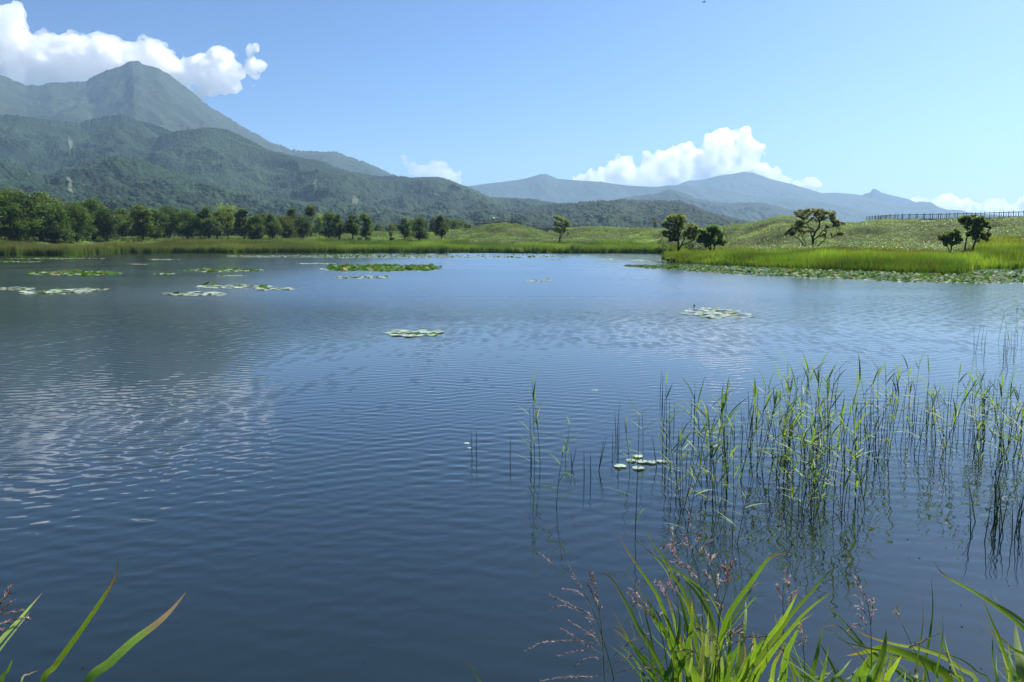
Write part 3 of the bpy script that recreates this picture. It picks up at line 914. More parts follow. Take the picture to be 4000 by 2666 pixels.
# far shore strip
n = 150000
az = rng.uniform(AZL, A_TIP, n)
s = rng.uniform(0, 1, n) ** 1.25 * 27 - 0.3
P, hg, bc, tc = reed_mass(az, s, 2.0 - 0.026 * s, 31, rng)
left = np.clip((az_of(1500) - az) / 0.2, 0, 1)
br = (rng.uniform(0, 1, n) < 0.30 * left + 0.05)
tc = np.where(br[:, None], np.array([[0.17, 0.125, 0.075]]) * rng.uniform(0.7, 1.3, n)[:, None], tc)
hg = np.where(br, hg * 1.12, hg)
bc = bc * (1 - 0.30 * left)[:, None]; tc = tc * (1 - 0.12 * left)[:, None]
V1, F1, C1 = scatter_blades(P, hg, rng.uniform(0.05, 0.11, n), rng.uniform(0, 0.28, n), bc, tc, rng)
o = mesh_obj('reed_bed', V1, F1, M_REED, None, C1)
tag(o, 'dense band of green reeds along the far shore under the trees', 'reeds', None, 'stuff')
# the spit on the right
n = 120000
az = rng.uniform(A_TIP, AZR, n)
s = rng.uniform(0, 1, n) ** 1.1 * 46 - 0.9
P, hg, bc, tc = reed_mass(az, s, (1.36 - 0.012 * s) * (0.45 + 0.55 * sstep(0, 5, s + 2.5 * fbm(az * 260, az * 0, 91, 3))), 77, rng)
off_tip = np.clip((az - A_TIP) / 0.08, 0, 1)[:, None]  # blade feet darker at the spit tip, paler to the right
bc = bc * (0.75 + 0.2 * off_tip); tc = tc * np.array([[1.0, 1.08, 0.85]])
xx, yy = P[:, 0], P[:, 1]
pt = (1 + 0.5 * fbm(xx / 7, yy / 11, 93, 3))[:, None]; bc = bc * pt; tc = tc * pt
ol = (fbm(xx / 9, yy / 12, 97, 3) > 0.25)[:, None]
tc = np.where(ol, tc * np.array([[0.95, 0.78, 0.8]]), tc)
br = rng.uniform(0, 1, n) < 0.12 + 0.5 * sstep(24, 42, s)
tc = np.where(br[:, None], np.array([[0.15, 0.10, 0.05]]) * rng.uniform(0.7, 1.3, n)[:, None], tc)
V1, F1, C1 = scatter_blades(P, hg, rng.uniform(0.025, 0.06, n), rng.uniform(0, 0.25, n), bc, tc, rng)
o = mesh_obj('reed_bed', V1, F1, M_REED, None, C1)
tag(o, 'yellow green reeds covering the spit on the right shore', 'reeds', None, 'stuff')
# bamboo grass on the dunes and the meadow
def sasa(n, az0, az1, s0, r1, seed, size, rng):
    az = rng.uniform(az0, az1, n)
    ra = shore_r(az) + s0
    rb = np.interp(az, _ra, _rr) + r1
    r = np.sqrt(ra ** 2 + (rb ** 2 - ra ** 2) * rng.uniform(0, 1, n))
    z = ground_z(az, r)
    x, y = r * np.sin(az), r * np.cos(az)
    pat = fbm(x / 9.0, y / 9.0, seed, 4)
    fine = fbm(x / 2.2, y / 2.2, seed + 9, 2)
    sz = size * rng.uniform(0.6, 1.35, n)
    lift = np.clip(0.55 + 0.5 * pat + 0.4 * fine, 0.03, 1.6) * rng.uniform(0.55, 1.0, n)
    P = np.stack([x, y, z + lift], -1)
    # leaf: a pointed quad, tilted at random
    th = rng.uniform(0, 2 * math.pi, n); ti = rng.normal(0.0, 0.55, n); ro = rng.normal(0, 0.5, n)
    d = np.stack([np.cos(th) * np.cos(ti), np.sin(th) * np.cos(ti), np.sin(ti)], -1)
    w = np.stack([-np.sin(th) * np.cos(ro), np.cos(th) * np.cos(ro), np.sin(ro)], -1)
    L_, W_2 = sz[:, None], (sz * 0.17)[:, None]
    V = np.stack([P - d * L_ * 0.5, P + w * W_2, P + d * L_ * 0.5, P - w * W_2], 1).reshape(-1, 3)
    i = np.arange(n)[:, None] * 4
    F = i + np.array([[0, 1, 2, 3]])
    k = rng.uniform(0.82, 1.18, n) * (1 + 0.75 * pat) * (1 + 0.4 * fbm(x / 30, y / 30, seed + 20, 2))
    c = np.array([[0.115, 0.205, 0.036]]) * k[:, None]
    yl = rng.uniform(0, 1, n) < 0.14
    c = np.where(yl[:, None], np.array([[0.20, 0.19, 0.06]]) * k[:, None], c)
    dk = fbm(x / 12, y / 16, seed + 13, 3)
    c = c * np.where(dk > 0.28, 0.55, 1.0)[:, None]
    rd = (fbm(x / 14, y / 14, seed + 3, 3) > 0.45) & (rng.uniform(0, 1, n) < 0.5)
    c = np.where(rd[:, None], np.array([[0.085, 0.075, 0.032]]) * k[:, None], c)
    return V, F, np.repeat(np.clip(c, 0.005, 1), 4, 0)
V1, F1, C1 = sasa(230000, AZL, A_TIP, 22, 16, 101, 0.42, rng)
V2, F2, C2 = sasa(270000, az_of(2420), AZR, 30, 34, 121, 0.25, rng)
o = mesh_obj('bamboo_grass', np.concatenate([V1, V2]), np.concatenate([F1, F2 + len(V1)]), M_SASA, None, np.concatenate([C1, C2]))
tag(o, 'glittering low bamboo grass covering the dunes behind the reeds', 'bamboo grass', None, 'stuff')

# ------------------------------------------------------------------ trees
def leaf_cloud(centers, radii, n_leaf, size, rng, col, squash=0.8):
    """leaf quads spread through clumps"""
    centers = np.array(centers); radii = np.array(radii)
    vol = radii ** 2.2; vol = vol / vol.sum()
    idx = rng.choice(len(centers), n_leaf, p=vol)
    u = rng.normal(0, 1, (n_leaf, 3)); u /= np.linalg.norm(u, axis=1)[:, None]
    rad = rng.uniform(0, 1, n_leaf) ** 0.42
    # uneven clump outline
    lob = 1 + 0.36 * np.sin(u[:, 0] * 5 + idx) * np.cos(u[:, 1] * 4 + idx * 1.7) + 0.22 * np.sin(u[:, 2] * 7 + idx * 0.6)
    P = centers[idx] + u * (rad * radii[idx] * lob)[:, None] * np.array([1, 1, squash])
    th = rng.uniform(0, 2 * math.pi, n_leaf)
    ti = rng.normal(-0.2, 0.55, n_leaf); ro = rng.normal(0, 0.6, n_leaf)
    d = np.stack([np.cos(th) * np.cos(ti), np.sin(th) * np.cos(ti), np.sin(ti)], -1)
    w = np.stack([-np.sin(th) * np.cos(ro), np.cos(th) * np.cos(ro), np.sin(ro)], -1)
    sz = size * rng.uniform(0.6, 1.4, n_leaf)
    L_, W_2 = sz[:, None] * 0.5, sz[:, None] * 0.3
    V = np.stack([P - d * L_, P + w * W_2, P + d * L_, P - w * W_2], 1).reshape(-1, 3)
    F = np.arange(n_leaf)[:, None] * 4 + np.array([[0, 1, 2, 3]])
    ck = rng.uniform(0.75, 1.25, len(centers))[idx] * rng.uniform(0.65, 1.35, n_leaf)
    C = np.array([col]) * 2.1 * ck[:, None]
    hue = rng.normal(0, 0.12, n_leaf)
    C[:, 0] *= 1 + hue; 
    return V, F, np.repeat(np.clip(C, 0.004, 1), 4, 0)

def bent(a, b, rnd, k=5, sag=0.12):
    a, b = Vector(a), Vector(b)
    ln = (b - a).length
    off = Vector((rnd.uniform(-1, 1), rnd.uniform(-1, 1), rnd.uniform(-0.6, 0.4))) * ln * sag
    return [a.lerp(b, t) + off * math.sin(math.pi * t) + Vector((rnd.uniform(-1, 1), rnd.uniform(-1, 1), 0)) * ln * 0.02 * (0 < t < 1) for t in [i / k for i in range(k + 1)]]

def make_tree(name, loc, clumps, trunks, n_leaf, leaf, seed, col=(0.045, 0.075, 0.016), bark=(0.035, 0.03, 0.025), label=None, group=None, cat='tree', tr=0.16, squash=0.8):
    """clumps: (x,y,z,r) relative to the foot; trunks: lists of points, the last point of each carries limbs to the clumps near it"""
    rnd = random.Random(seed); rg = np.random.default_rng(seed)
    root = empty(name, loc)
    tag(root, label, cat, group)
    mb = MB()
    tops = []
    for tk in trunks:
        pts, rr = tk
        n = len(pts)
        mb.tube(pts, [rr * (1 - 0.62 * i / (n - 1)) for i in range(n)], 7, bark)
        for i in range(max(1, n // 2), n):
            tops.append((Vector(pts[i]), rr * (1 - 0.62 * i / (n - 1))))
    for (x, y, z, r) in clumps:
        c = Vector((x, y, z))
        best = min(tops, key=lambda t: (t[0] - c).length + max(0, t[0].z - c.z) * 1.5)
        rb = min(best[1] * 0.75, 0.05 + 0.05 * r)
        pts = bent(best[0], c - Vector((0, 0, r * 0.15)), rnd, 5)
        mb.tube(pts, [rb * (1 - 0.75 * i / 5) for i in range(6)], 5, bark)
        for _ in range(4):
            e = c + Vector((rnd.gauss(0, 1), rnd.gauss(0, 1), rnd.gauss(0.1, 0.6))).normalized() * r * 0.8
            p0 = pts[rnd.choice((2, 3, 4))]
            p2 = bent(p0, e, rnd, 3)
            mb.tube(p2, [rb * 0.4 * (1 - 0.7 * i / 3) for i in range(4)], 4, bark)
    mb.build('trunk', M_BARK, root)
    V, F, C = leaf_cloud([c[:3] for c in clumps], [c[3] for c in clumps], n_leaf, leaf, rg, col, squash)
    mesh_obj('crown', V, F, M_LEAF, root, C)
    return root

def generic_tree(seed, H, Wd, n_leaf=5200, col=(0.042, 0.072, 0.015), foot=0.22, leaf=0.42, shape='round', name='broadleaf_tree'):
    rnd = random.Random(seed)
    clumps = []
    nc = int(16 + Wd * 1.8)
    for k in range(nc):
        t = rnd.uniform(0, 1)
        zz = H * (foot + (0.93 - foot) * t)
        if shape == 'round': prof = math.sin(math.pi * min(1, 0.16 + 0.80 * t)) ** 0.7
        elif shape == 'tall': prof = 0.75 * (1 - 0.5 * t)
        else: prof = 0.35 + 0.75 * t if t < 0.75 else 1.0 - (t - 0.75) * 1.6
        a = rnd.uniform(0, 2 * math.pi)
        q = Wd / 2 * prof * rnd.uniform(0.25, 0.9)
        clumps.append((q * math.cos(a), q * math.sin(a), zz, Wd * rnd.uniform(0.13, 0.24)))
    clumps.append((0, 0, H * 0.92, Wd * 0.14))
    for k in range(14):                     # small tufts breaking the outline
        a = rnd.uniform(0, 2 * math.pi); t = rnd.uniform(0.15, 1.0)
        q = Wd / 2 * (1.05 - 0.75 * t ** 2) * rnd.uniform(0.8, 1.08)
        clumps.append((q * math.cos(a), q * math.sin(a), H * (foot + (0.95 - foot) * t), Wd * rnd.uniform(0.05, 0.09)))
    lean = (rnd.uniform(-0.06, 0.06) * H, rnd.uniform(-0.06, 0.06) * H)
    tk = [((0, 0, -0.3), (lean[0] * 0.2, lean[1] * 0.2, H * 0.2), (lean[0] * 0.6, 0, H * 0.45), (lean[0], lean[1], H * 0.78))]
    trunks = [(tk[0], 0.028 * H)]
    for _ in range(rnd.choice((0, 1, 1, 2))):
        a = rnd.uniform(0, 2 * math.pi); q = Wd * 0.3
        trunks.append((((0.1 * math.cos(a), 0.1 * math.sin(a), -0.2), (q * 0.3 * math.cos(a), q * 0.3 * math.sin(a), H * 0.15), (q * 0.7 * math.cos(a), q * 0.7 * math.sin(a), H * 0.4), (q * math.cos(a), q * math.sin(a), H * 0.6)), 0.018 * H))
    return make_tree(name, (0, 0, 0), clumps, trunks, n_leaf, leaf, seed, col)

def conifer(seed, H, Wd):
    rg = np.random.default_rng(seed); rnd = random.Random(seed)
    root = empty('conifer_tree')
    mb = MB(); mb.tube([(0, 0, -0.3), (0, 0, H * 0.5), (0, 0, H)], [0.02 * H, 0.012 * H, 0.01], 6, (0.03, 0.026, 0.02))
    cs, rs = [], []
    for k in range(60):
        t = k / 60
        a = k * 2.4
        q = Wd / 2 * (1 - t) * rnd.uniform(0.5, 1.0)
        cs.append((q * math.cos(a), q * math.sin(a), H * (0.1 + 0.88 * t) - q * 0.25)); rs.append(Wd * 0.10 * (1.1 - t) + 0.1)
        mb.tube([(0, 0, H * (0.1 + 0.88 * t)), cs[-1]], [0.03, 0.01], 4, (0.03, 0.026, 0.02))
    mb.build('trunk', M_BARK, root)
    V, F, C = leaf_cloud(cs, rs, 2600, 0.4, rg, (0.016, 0.036, 0.014), 0.6)
    mesh_obj('crown', V, F, M_LEAF, root, C)
    return root

PROTO = [generic_tree(200 + i, 10.0, w * 1.1, 7000, c, f * 0.95, 0.42, s) for i, (w, c, f, s) in enumerate([
    (8.0, (0.030, 0.058, 0.011), 0.20, 'round'), (7.0, (0.036, 0.064, 0.012), 0.24, 'round'), (9.0, (0.030, 0.055, 0.011), 0.22, 'flat'),
    (6.0, (0.042, 0.070, 0.014), 0.22, 'tall'), (7.6, (0.044, 0.062, 0.016), 0.2, 'flat'), (8.4, (0.033, 0.062, 0.012), 0.16, 'round'), (5.2, (0.040, 0.066, 0.013), 0.3, 'round')])]
P_PALE = generic_tree(260, 10.0, 8.0, 4200, (0.105, 0.155, 0.03), 0.25, 0.4, 'flat', 'pale_tree')
P_LOLLI = generic_tree(261, 10.0, 3.8, 2200, (0.036, 0.058, 0.013), 0.62, 0.36, 'round', 'bare_trunk_tree')
P_THIN = generic_tree(262, 10.0, 6.0, 1300, (0.06, 0.075, 0.03), 0.3, 0.4, 'flat', 'sparse_tree')
P_CON = conifer(263, 10.0, 4.2)
_used = set()
def place(proto, px, ytop, dist, label, group=None, rz=None, wscale=1.0, cat='tree', ybase=None):
    """stand a tree at azimuth of px and distance dist with its top at row ytop"""
    if dist < 320:                       # distances are counted from the shoreline, which wanders
        dist = float(shore_r(np.array([az_of(px)]))[0]) + 36 + (dist - 240) * 0.8
    b = at_d(px, HOR, dist)
    z = gz(b[0], b[1]) if ybase is None else at_d(px, ybase, dist)[2]
    H = at_d(px, ytop, dist)[2] - z
    o = proto if proto not in _used else copy_tree(proto)
    _used.add(proto)
    o.location = (b[0], b[1], z)
    o.rotation_euler = (0, 0, rz if rz is not None else RND.uniform(0, 6.28))
    k = H / 10.0
    o.scale = (k * wscale, k * wscale, k)
    tag(o, label, cat, group)
    return o

G_ROW = 'trees in the dense row on the far left shore'
row = [(-120, 740, 0, 1.1), (-40, 742, 5, 1.1), (40, 738, 0, 1.0), (110, 752, 2, 0.9), (165, 756, 1, 0.9), (70, 800, 5, 0.8), (215, 800, 0, 0.9), (255, 802, 4, 0.8), (300, 795, 5, 0.8), (365, 777, 0, 0.85),
       (420, 810, 2, 0.8), (480, 818, 1, 0.9), (560, 803, 3, 1.0), (610, 815, 0, 0.8), (665, 806, 2, 0.85), (735, 822, 5, 0.9), (785, 845, 4, 0.8), (815, 812, 1, 0.9), (850, 826, 6, 1.0), (1005, 840, 0, 0.8),
       (955, 812, 6, 1.0), (1025, 835, 3, 0.8), (1065, 837, 1, 0.85), (1120, 845, 4, 0.8), (1185, 842, 2, 0.8), (1290, 830, 0, 0.95)]
for i, (px, yt, k, ws) in enumerate(row):
    d = 240 + (i * 37 % 26)
    place(PROTO[k], px, yt, d, 'dark green broadleaf tree standing in the dense shoreline row at left', G_ROW, wscale=ws * 1.22)
for i in range(26):      # a second rank behind, seen through the gaps
    px = -140 + i * 52 + RND.uniform(-14, 14)
    yt = np.interp(px, [0, 200, 400, 700, 1000, 1300], [765, 800, 815, 835, 848, 862]) + RND.uniform(-4, 12)
    place(PROTO[(i * 3) % 7], px, yt, 278 + (i * 29 % 30), 'dark tree in the second rank half hidden behind the shoreline row', 'trees of the second rank behind the shoreline row', wscale=1.25)
place(P_PALE, 893, 792, 262, 'pale yellow green tree rising above the dark shoreline row', wscale=0.9)
place(P_PALE, 1248, 832, 285, 'small pale green tree top between dark trees of the row', wscale=0.7)
place(P_LOLLI, 1148, 810, 268, 'dark tree with a round top just left of the tallest round-topped tree', wscale=1.0)
place(P_LOLLI, 1215, 799, 270, 'tall tree with a small round crown on a bare trunk above the row', wscale=1.0)
place(P_THIN, 190, 748, 285, 'sparse grey green tree with thin top behind the left row', wscale=0.8)
place(P_THIN, 228, 762, 280, 'sparse twiggy tree right of the thin grey green one', wscale=0.7)
place(PROTO[1], 1325, 838, 240, 'low leaning tree at the right end of the dense row', wscale=0.85)
place(PROTO[6], 1379, 837, 240, 'separate tree with a forked trunk just right of the dense row', wscale=1.1)
place(PROTO[3], 1430, 834, 236, 'separate slim oval tree with two dark bushes at its foot', wscale=0.95)
place(P_THIN, 1526, 872, 240, 'small thin tree standing left of the pair of round trees', wscale=0.7)
place(PROTO[1], 1583, 853, 236, 'left tree of the pair of round trees in the meadow', wscale=0.95)
place(PROTO[0], 1641, 849, 236, 'right and bushier tree of the pair in the meadow', wscale=0.95)
place(PROTO[6], 1724, 838, 232, 'slender tree standing alone left of the lookout mound', wscale=0.95)
place(P_THIN, 2555, 848, 300, 'faint thin tree on the dune crest behind the tall leaning tree', wscale=0.9, ybase=898)
# far wood between the meadow and the hills
G_FW = 'trees of the distant wood beyond the meadow'
for i in range(34):
    px = 1180 + i * 20.5 + RND.uniform(-8, 8)
    yt = np.interp(px, [1180, 1400, 1470, 1560, 1650, 1720, 1800, 1880], [878, 884, 872, 868, 850, 846, 860, 885]) + RND.uniform(-4, 9)
    con = RND.random() < 0.35
    place(P_CON if con else PROTO[(i * 5) % 7], px, yt, 420 + RND.uniform(0, 70), 'dark conifer in the distant wood beyond the meadow' if con else 'broadleaf tree in the distant wood beyond the meadow', G_FW,
          wscale=1.0 if con else 1.1, ybase=930)
for i, px in enumerate((640, 900, 1010, 1060, 1105)):
    place(P_CON, px, 822 + (i * 7 % 12) + i * 3, 330, 'dark conifer tip showing above the shoreline row', 'conifers behind the shoreline row')
# small bushes
def bush(px, py_top, d, w, label, col=(0.035, 0.058, 0.014), ybase=None):
    if 230 < d < 240: d = float(shore_r(np.array([az_of(px)]))[0]) + 35
    b = at_d(px, HOR, d); z = gz(b[0], b[1]) if ybase is None else at_d(px, ybase, d)[2]
    h = max(0.5, at_d(px, py_top, d)[2] - z)
    rnd = random.Random(int(px)); cl = []
    for _ in range(7):
        cl.append((rnd.uniform(-w, w) * 0.4, rnd.uniform(-w, w) * 0.4, h * rnd.uniform(0.35, 0.8), 0.28 * min(w, h * 1.4)))
    o = make_tree('bush', (b[0], b[1], z), cl, [(((0, 0, -0.2), (0.05, 0, h * 0.2), (0.0, 0.05, h * 0.45)), 0.05)], 900, 0.22, int(px) + 5, col, label=label, cat='bush')
    return o
bush(1407, 925, 234, 1.6, 'small dark bush left of the slim oval tree foot')
bush(1441, 927, 234, 1.5, 'small dark bush right of the slim oval tree foot')
bush(1529, 926, 236, 1.6, 'dark bush under the small thin meadow tree')
bush(2252, 953, 198, 3.0, 'round dark green bush in the reeds left of the spit', (0.026, 0.055, 0.012), 982)
bush(2040, 968, 196, 7.0, 'pale green willow bush at the water edge below the mound', (0.07, 0.105, 0.03), 990)
bush(2590, 969, 125, 2.8, 'dark bush at the tip of the spit by the inlet', (0.025, 0.04, 0.012), 992)
bush(2716, 948, 128, 4.6, 'dark shrub between the two trees on the spit', (0.03, 0.05, 0.012))
bush(2640, 1004, 108, 3.6, 'broad leafy green shrub at the front of the spit tip', (0.055, 0.085, 0.02), 1024)
bush(985, 955, 236, 2.2, 'dark stumpy shrub at the foot of the dense row', ybase=938)

# the five traced trees of the right shore: clumps given as (px, py, radius px)
def traced(name, base, dist, cl, tk, n_leaf, leaf, seed, label, col, tr, depth=0.8, group=None):
    rnd = random.Random(seed)
    bx, by = base
    b = at_d(bx, HOR, dist); z = gz(b[0], b[1])
    k = dist / F_
    def rel(px, py):
        return ((px - bx) * k, 0, (by - py) * k)
    mx = max(abs(c[0] - bx) for c in cl) * k
    clumps = []
    cl2 = []
    for (px, py, r) in cl:                   # every clump is a few looser sprays of leaves
        for _ in range(5):
            a = rnd.uniform(0, 6.28); q = rnd.uniform(0.2, 0.85) * r
            cl2.append((px + q * math.cos(a), py + q * 0.8 * math.sin(a), r * rnd.uniform(0.42, 0.72)))
    for (px, py, r) in cl2:
        q = rel(px, py)
        clumps.append((q[0], rnd.uniform(-1, 1) * depth * max(0.4, (mx - abs(q[0])) * 0.8), q[2], r * k))
    trunks = []
    for pts, r in tk:
        ya = rnd.uniform(-0.5, 0.5) * mx * 0.4
        n = len(pts)
        trunks.append(([(rel(x, y)[0], ya * i / (n - 1), rel(x, y)[2] - (0.25 if i == 0 else 0)) for i, (x, y) in enumerate(pts)], r * k))
    a = math.atan2(b[0], b[1])
    col = tuple(q * 1.9 for q in col)
    o = make_tree(name, (b[0], b[1], z), clumps, trunks, int(n_leaf * 1.35), leaf, seed, col, label=label, group=group)
    o.rotation_euler = (0, 0, -a)
    return o
c3 = lambda l, s, x0, y0: [(x0 + a * s, y0 + b * s, r * s) for a, b, r in l]
t3 = lambda l, s, x0, y0: [([(x0 + a * s, y0 + b * s) for a, b in p], r * s) for p, r in l]
s5 = 0.34
traced('oak_tree', (2648, 968), 130,
       c3([(1400, 205, 45), (1370, 240, 40), (1450, 220, 55), (1500, 200, 40), (1520, 240, 40), (1480, 260, 55), (1420, 270, 50), (1320, 270, 45), (1300, 290, 28), (1380, 310, 40), (1470, 330, 60), (1520, 310, 40),
           (1340, 380, 50), (1310, 400, 32), (1390, 390, 50), (1450, 400, 55), (1400, 440, 45), (1380, 450, 30), (1500, 430, 35), (1590, 310, 40), (1640, 300, 42), (1670, 340, 38), (1610, 350, 50), (1570, 390, 50),
           (1640, 400, 50), (1680, 380, 30), (1600, 440, 38), (1650, 450, 28), (1530, 380, 40)], s5, 2150, 750),
       t3([([(1465, 640), (1470, 560), (1468, 470), (1470, 380), (1465, 290)], 15), ([(1468, 580), (1500, 520), (1560, 500), (1620, 470), (1650, 430)], 9), ([(1490, 530), (1530, 460), (1570, 390)], 7), ([(1470, 420), (1500, 350), (1520, 300)], 7)], s5, 2150, 750),
       9000, 0.20, 401, 'tall leaning oak with layered clumps and a low right limb on the spit', (0.045, 0.062, 0.016), 0.2)
traced('oak_tree', (2781, 971), 126,
       c3([(1870, 320, 50), (1830, 350, 50), (1920, 340, 48), (1860, 390, 70), (1940, 390, 50), (1790, 390, 50), (1750, 380, 40), (1720, 350, 25), (1740, 430, 50), (1800, 450, 60), (1880, 450, 65), (1960, 440, 50), (1990, 480, 36),
           (1720, 470, 35), (1770, 490, 45), (1840, 490, 55), (1920, 500, 50), (1970, 510, 30), (1800, 530, 25), (1730, 420, 35)], s5, 2150, 750),
       t3([([(1855, 650), (1845, 590), (1840, 520), (1850, 440), (1860, 360)], 14), ([(1850, 610), (1880, 560), (1900, 500), (1930, 440)], 9), ([(1842, 560), (1800, 500), (1760, 440)], 7)], s5, 2150, 750),
       8500, 0.20, 402, 'round bushy tree with a forked trunk right of the leaning oak', (0.034, 0.060, 0.013), 0.2)
s6 = 0.255
traced('spreading_tree', (3172, 959), 131,
       c3([(1060, 280, 45), (1040, 330, 32), (1130, 290, 50), (1200, 280, 50), (1260, 270, 42), (1320, 255, 38), (1290, 300, 60), (1380, 300, 55), (1450, 300, 50), (1510, 300, 42), (1110, 350, 50), (1180, 340, 55), (1400, 360, 55),
           (1480, 360, 60), (1550, 370, 50), (1580, 420, 40), (1520, 440, 55), (1560, 470, 45), (1610, 460, 28), (1240, 380, 40), (1310, 390, 40), (1120, 430, 55), (1060, 450, 60), (1000, 500, 50), (1080, 510, 60), (1010, 560, 50), (940, 560, 50),
           (900, 580, 32), (960, 600, 45), (1140, 560, 40), (1200, 550, 32), (1250, 520, 30), (1560, 600, 28), (1620, 590, 40), (1670, 600, 28), (1500, 590, 30), (1420, 600, 28), (1370, 620, 26), (1440, 560, 26), (1450, 480, 34)], s6, 2850, 750),
       t3([([(1272, 820), (1275, 700), (1270, 640), (1300, 570), (1345, 500), (1350, 420), (1330, 340)], 20), ([(1270, 650), (1240, 580), (1215, 500), (1180, 440), (1130, 390)], 10), ([(1285, 650), (1360, 610), (1395, 550), (1450, 510), (1520, 440)], 10),
           ([(1215, 790), (1140, 740), (1110, 690), (1060, 650), (1000, 600)], 9), ([(1180, 760), (1170, 700), (1130, 640)], 7), ([(1310, 780), (1370, 730), (1420, 690), (1440, 650), (1530, 650), (1600, 610)], 9), ([(1310, 780), (1315, 700), (1330, 650)], 6)], s6, 2850, 750),
       8000, 0.21, 403, 'wide spreading tree with flat layered top and crooked bare limbs on the dune', (0.050, 0.058, 0.018), 0.2, depth=0.6)
s7 = 0.2762
traced('small_oak_tree', (3713, 978), 104,
       c3([(1370, 345, 45), (1320, 360, 45), (1280, 390, 50), (1220, 410, 42), (1210, 440, 40), (1260, 440, 50), (1330, 420, 60), (1390, 400, 45), (1420, 450, 40), (1380, 470, 45), (1300, 470, 50), (1240, 470, 32), (1340, 510, 40), (1260, 510, 26)], s7, 3350, 780),
       t3([([(1315, 720), (1320, 640), (1325, 560), (1330, 480), (1340, 400)], 12), ([(1315, 600), (1285, 540), (1255, 470)], 8), ([(1318, 660), (1345, 625)], 6)], s7, 3350, 780),
       6000, 0.17, 404, 'small round tree in the reeds left of the two taller trunks', (0.040, 0.062, 0.014), 0.2)
traced('tall_oak_tree', (3767, 964), 116,
       c3([(1450, 245, 45), (1500, 235, 45), (1550, 220, 42), (1480, 280, 50), (1560, 270, 50), (1600, 230, 40), (1530, 320, 45), (1590, 310, 45), (1570, 390, 45), (1540, 420, 36), (1600, 420, 40)], s7, 3350, 780),
       t3([([(1510, 660), (1522, 560), (1530, 460), (1545, 380), (1540, 290)], 11), ([(1535, 420), (1570, 370), (1600, 310)], 6)], s7, 3350, 780),
       5500, 0.18, 405, 'tall thin tree with straight bare trunk behind the small round tree', (0.040, 0.058, 0.014), 0.2)
traced('tall_oak_tree', (3801, 967), 113,
       c3([(1680, 225, 40), (1640, 260, 50), (1710, 240, 40), (1740, 270, 45), (1680, 300, 60), (1760, 310, 42), (1790, 340, 25), (1650, 340, 50), (1700, 370, 50), (1640, 400, 50), (1700, 420, 50), (1760, 420, 45), (1800, 430, 32), (1620, 440, 40),
           (1680, 470, 50), (1750, 480, 40), (1610, 390, 40)], s7, 3350, 780),
       t3([([(1635, 680), (1630, 600), (1650, 520), (1665, 440), (1680, 330), (1690, 270)], 14), ([(1640, 650), (1670, 600)], 6), ([(1655, 500), (1720, 450), (1770, 420)], 7)], s7, 3350, 780),
       7000, 0.18, 406, 'tall bushy tree with full crown at the right of the trunk pair', (0.034, 0.055, 0.013), 0.2)
traced('lone_tree', (2183, 944), 243,
       c3([(60, 265, 30), (100, 265, 32), (130, 270, 22), (60, 320, 34), (120, 310, 40), (170, 300, 34), (200, 320, 28), (190, 350, 36), (230, 360, 18), (90, 370, 40), (150, 370, 40), (70, 410, 34), (120, 420, 36), (180, 410, 26), (200, 440, 22), (50, 340, 24)], s5, 2150, 750),
       t3([([(100, 585), (105, 500), (115, 440), (125, 370), (120, 300)], 9), ([(110, 500), (150, 430), (180, 360)], 6), ([(112, 520), (150, 490), (180, 480)], 4)], s5, 2150, 750),
       4500, 0.26, 407, 'slim lone tree standing before the boardwalk at centre', (0.048, 0.066, 0.017), 0.2)
traced('dead_stump', (3758, 962), 114, c3([(1440, 585, 8)], s7, 3350, 780), t3([([(1468, 650), (1455, 610), (1440, 580)], 4)], s7, 3350, 780), 20, 0.15, 408,
       'thin bare broken stem left of the tall thin tree', (0.05, 0.05, 0.02), 0.1)
# ------------------------------------------------------------------ water lilies
def pad_mesh(rng, rad=1.0, n=18):
    """round leaf with a notch, rim a little raised"""
    a0 = 0.16
    th = np.linspace(a0, 2 * math.pi - a0, n)
    wob = 1 + 0.05 * np.sin(th * 3 + rng.uniform(0, 6)) + 0.03 * np.sin(th * 7 + rng.uniform(0, 6))
    ring = np.stack([np.cos(th) * wob, np.sin(th) * wob, 0.05 * np.sin(th * 2 + rng.uniform(0, 6)) + 0.03], -1)
    inner = ring * np.array([0.55, 0.55, 0.2])
    V = np.concatenate([[[0.0, 0, 0]], inner, ring]) * rad
    F = [(0, 1 + i, 2 + i) for i in range(n - 1)]
    for i in range(n - 1):
        F.append((1 + i, 1 + n + i, 2 + n + i)); F.append((1 + i, 2 + n + i, 2 + i))
    return V, np.array(F)

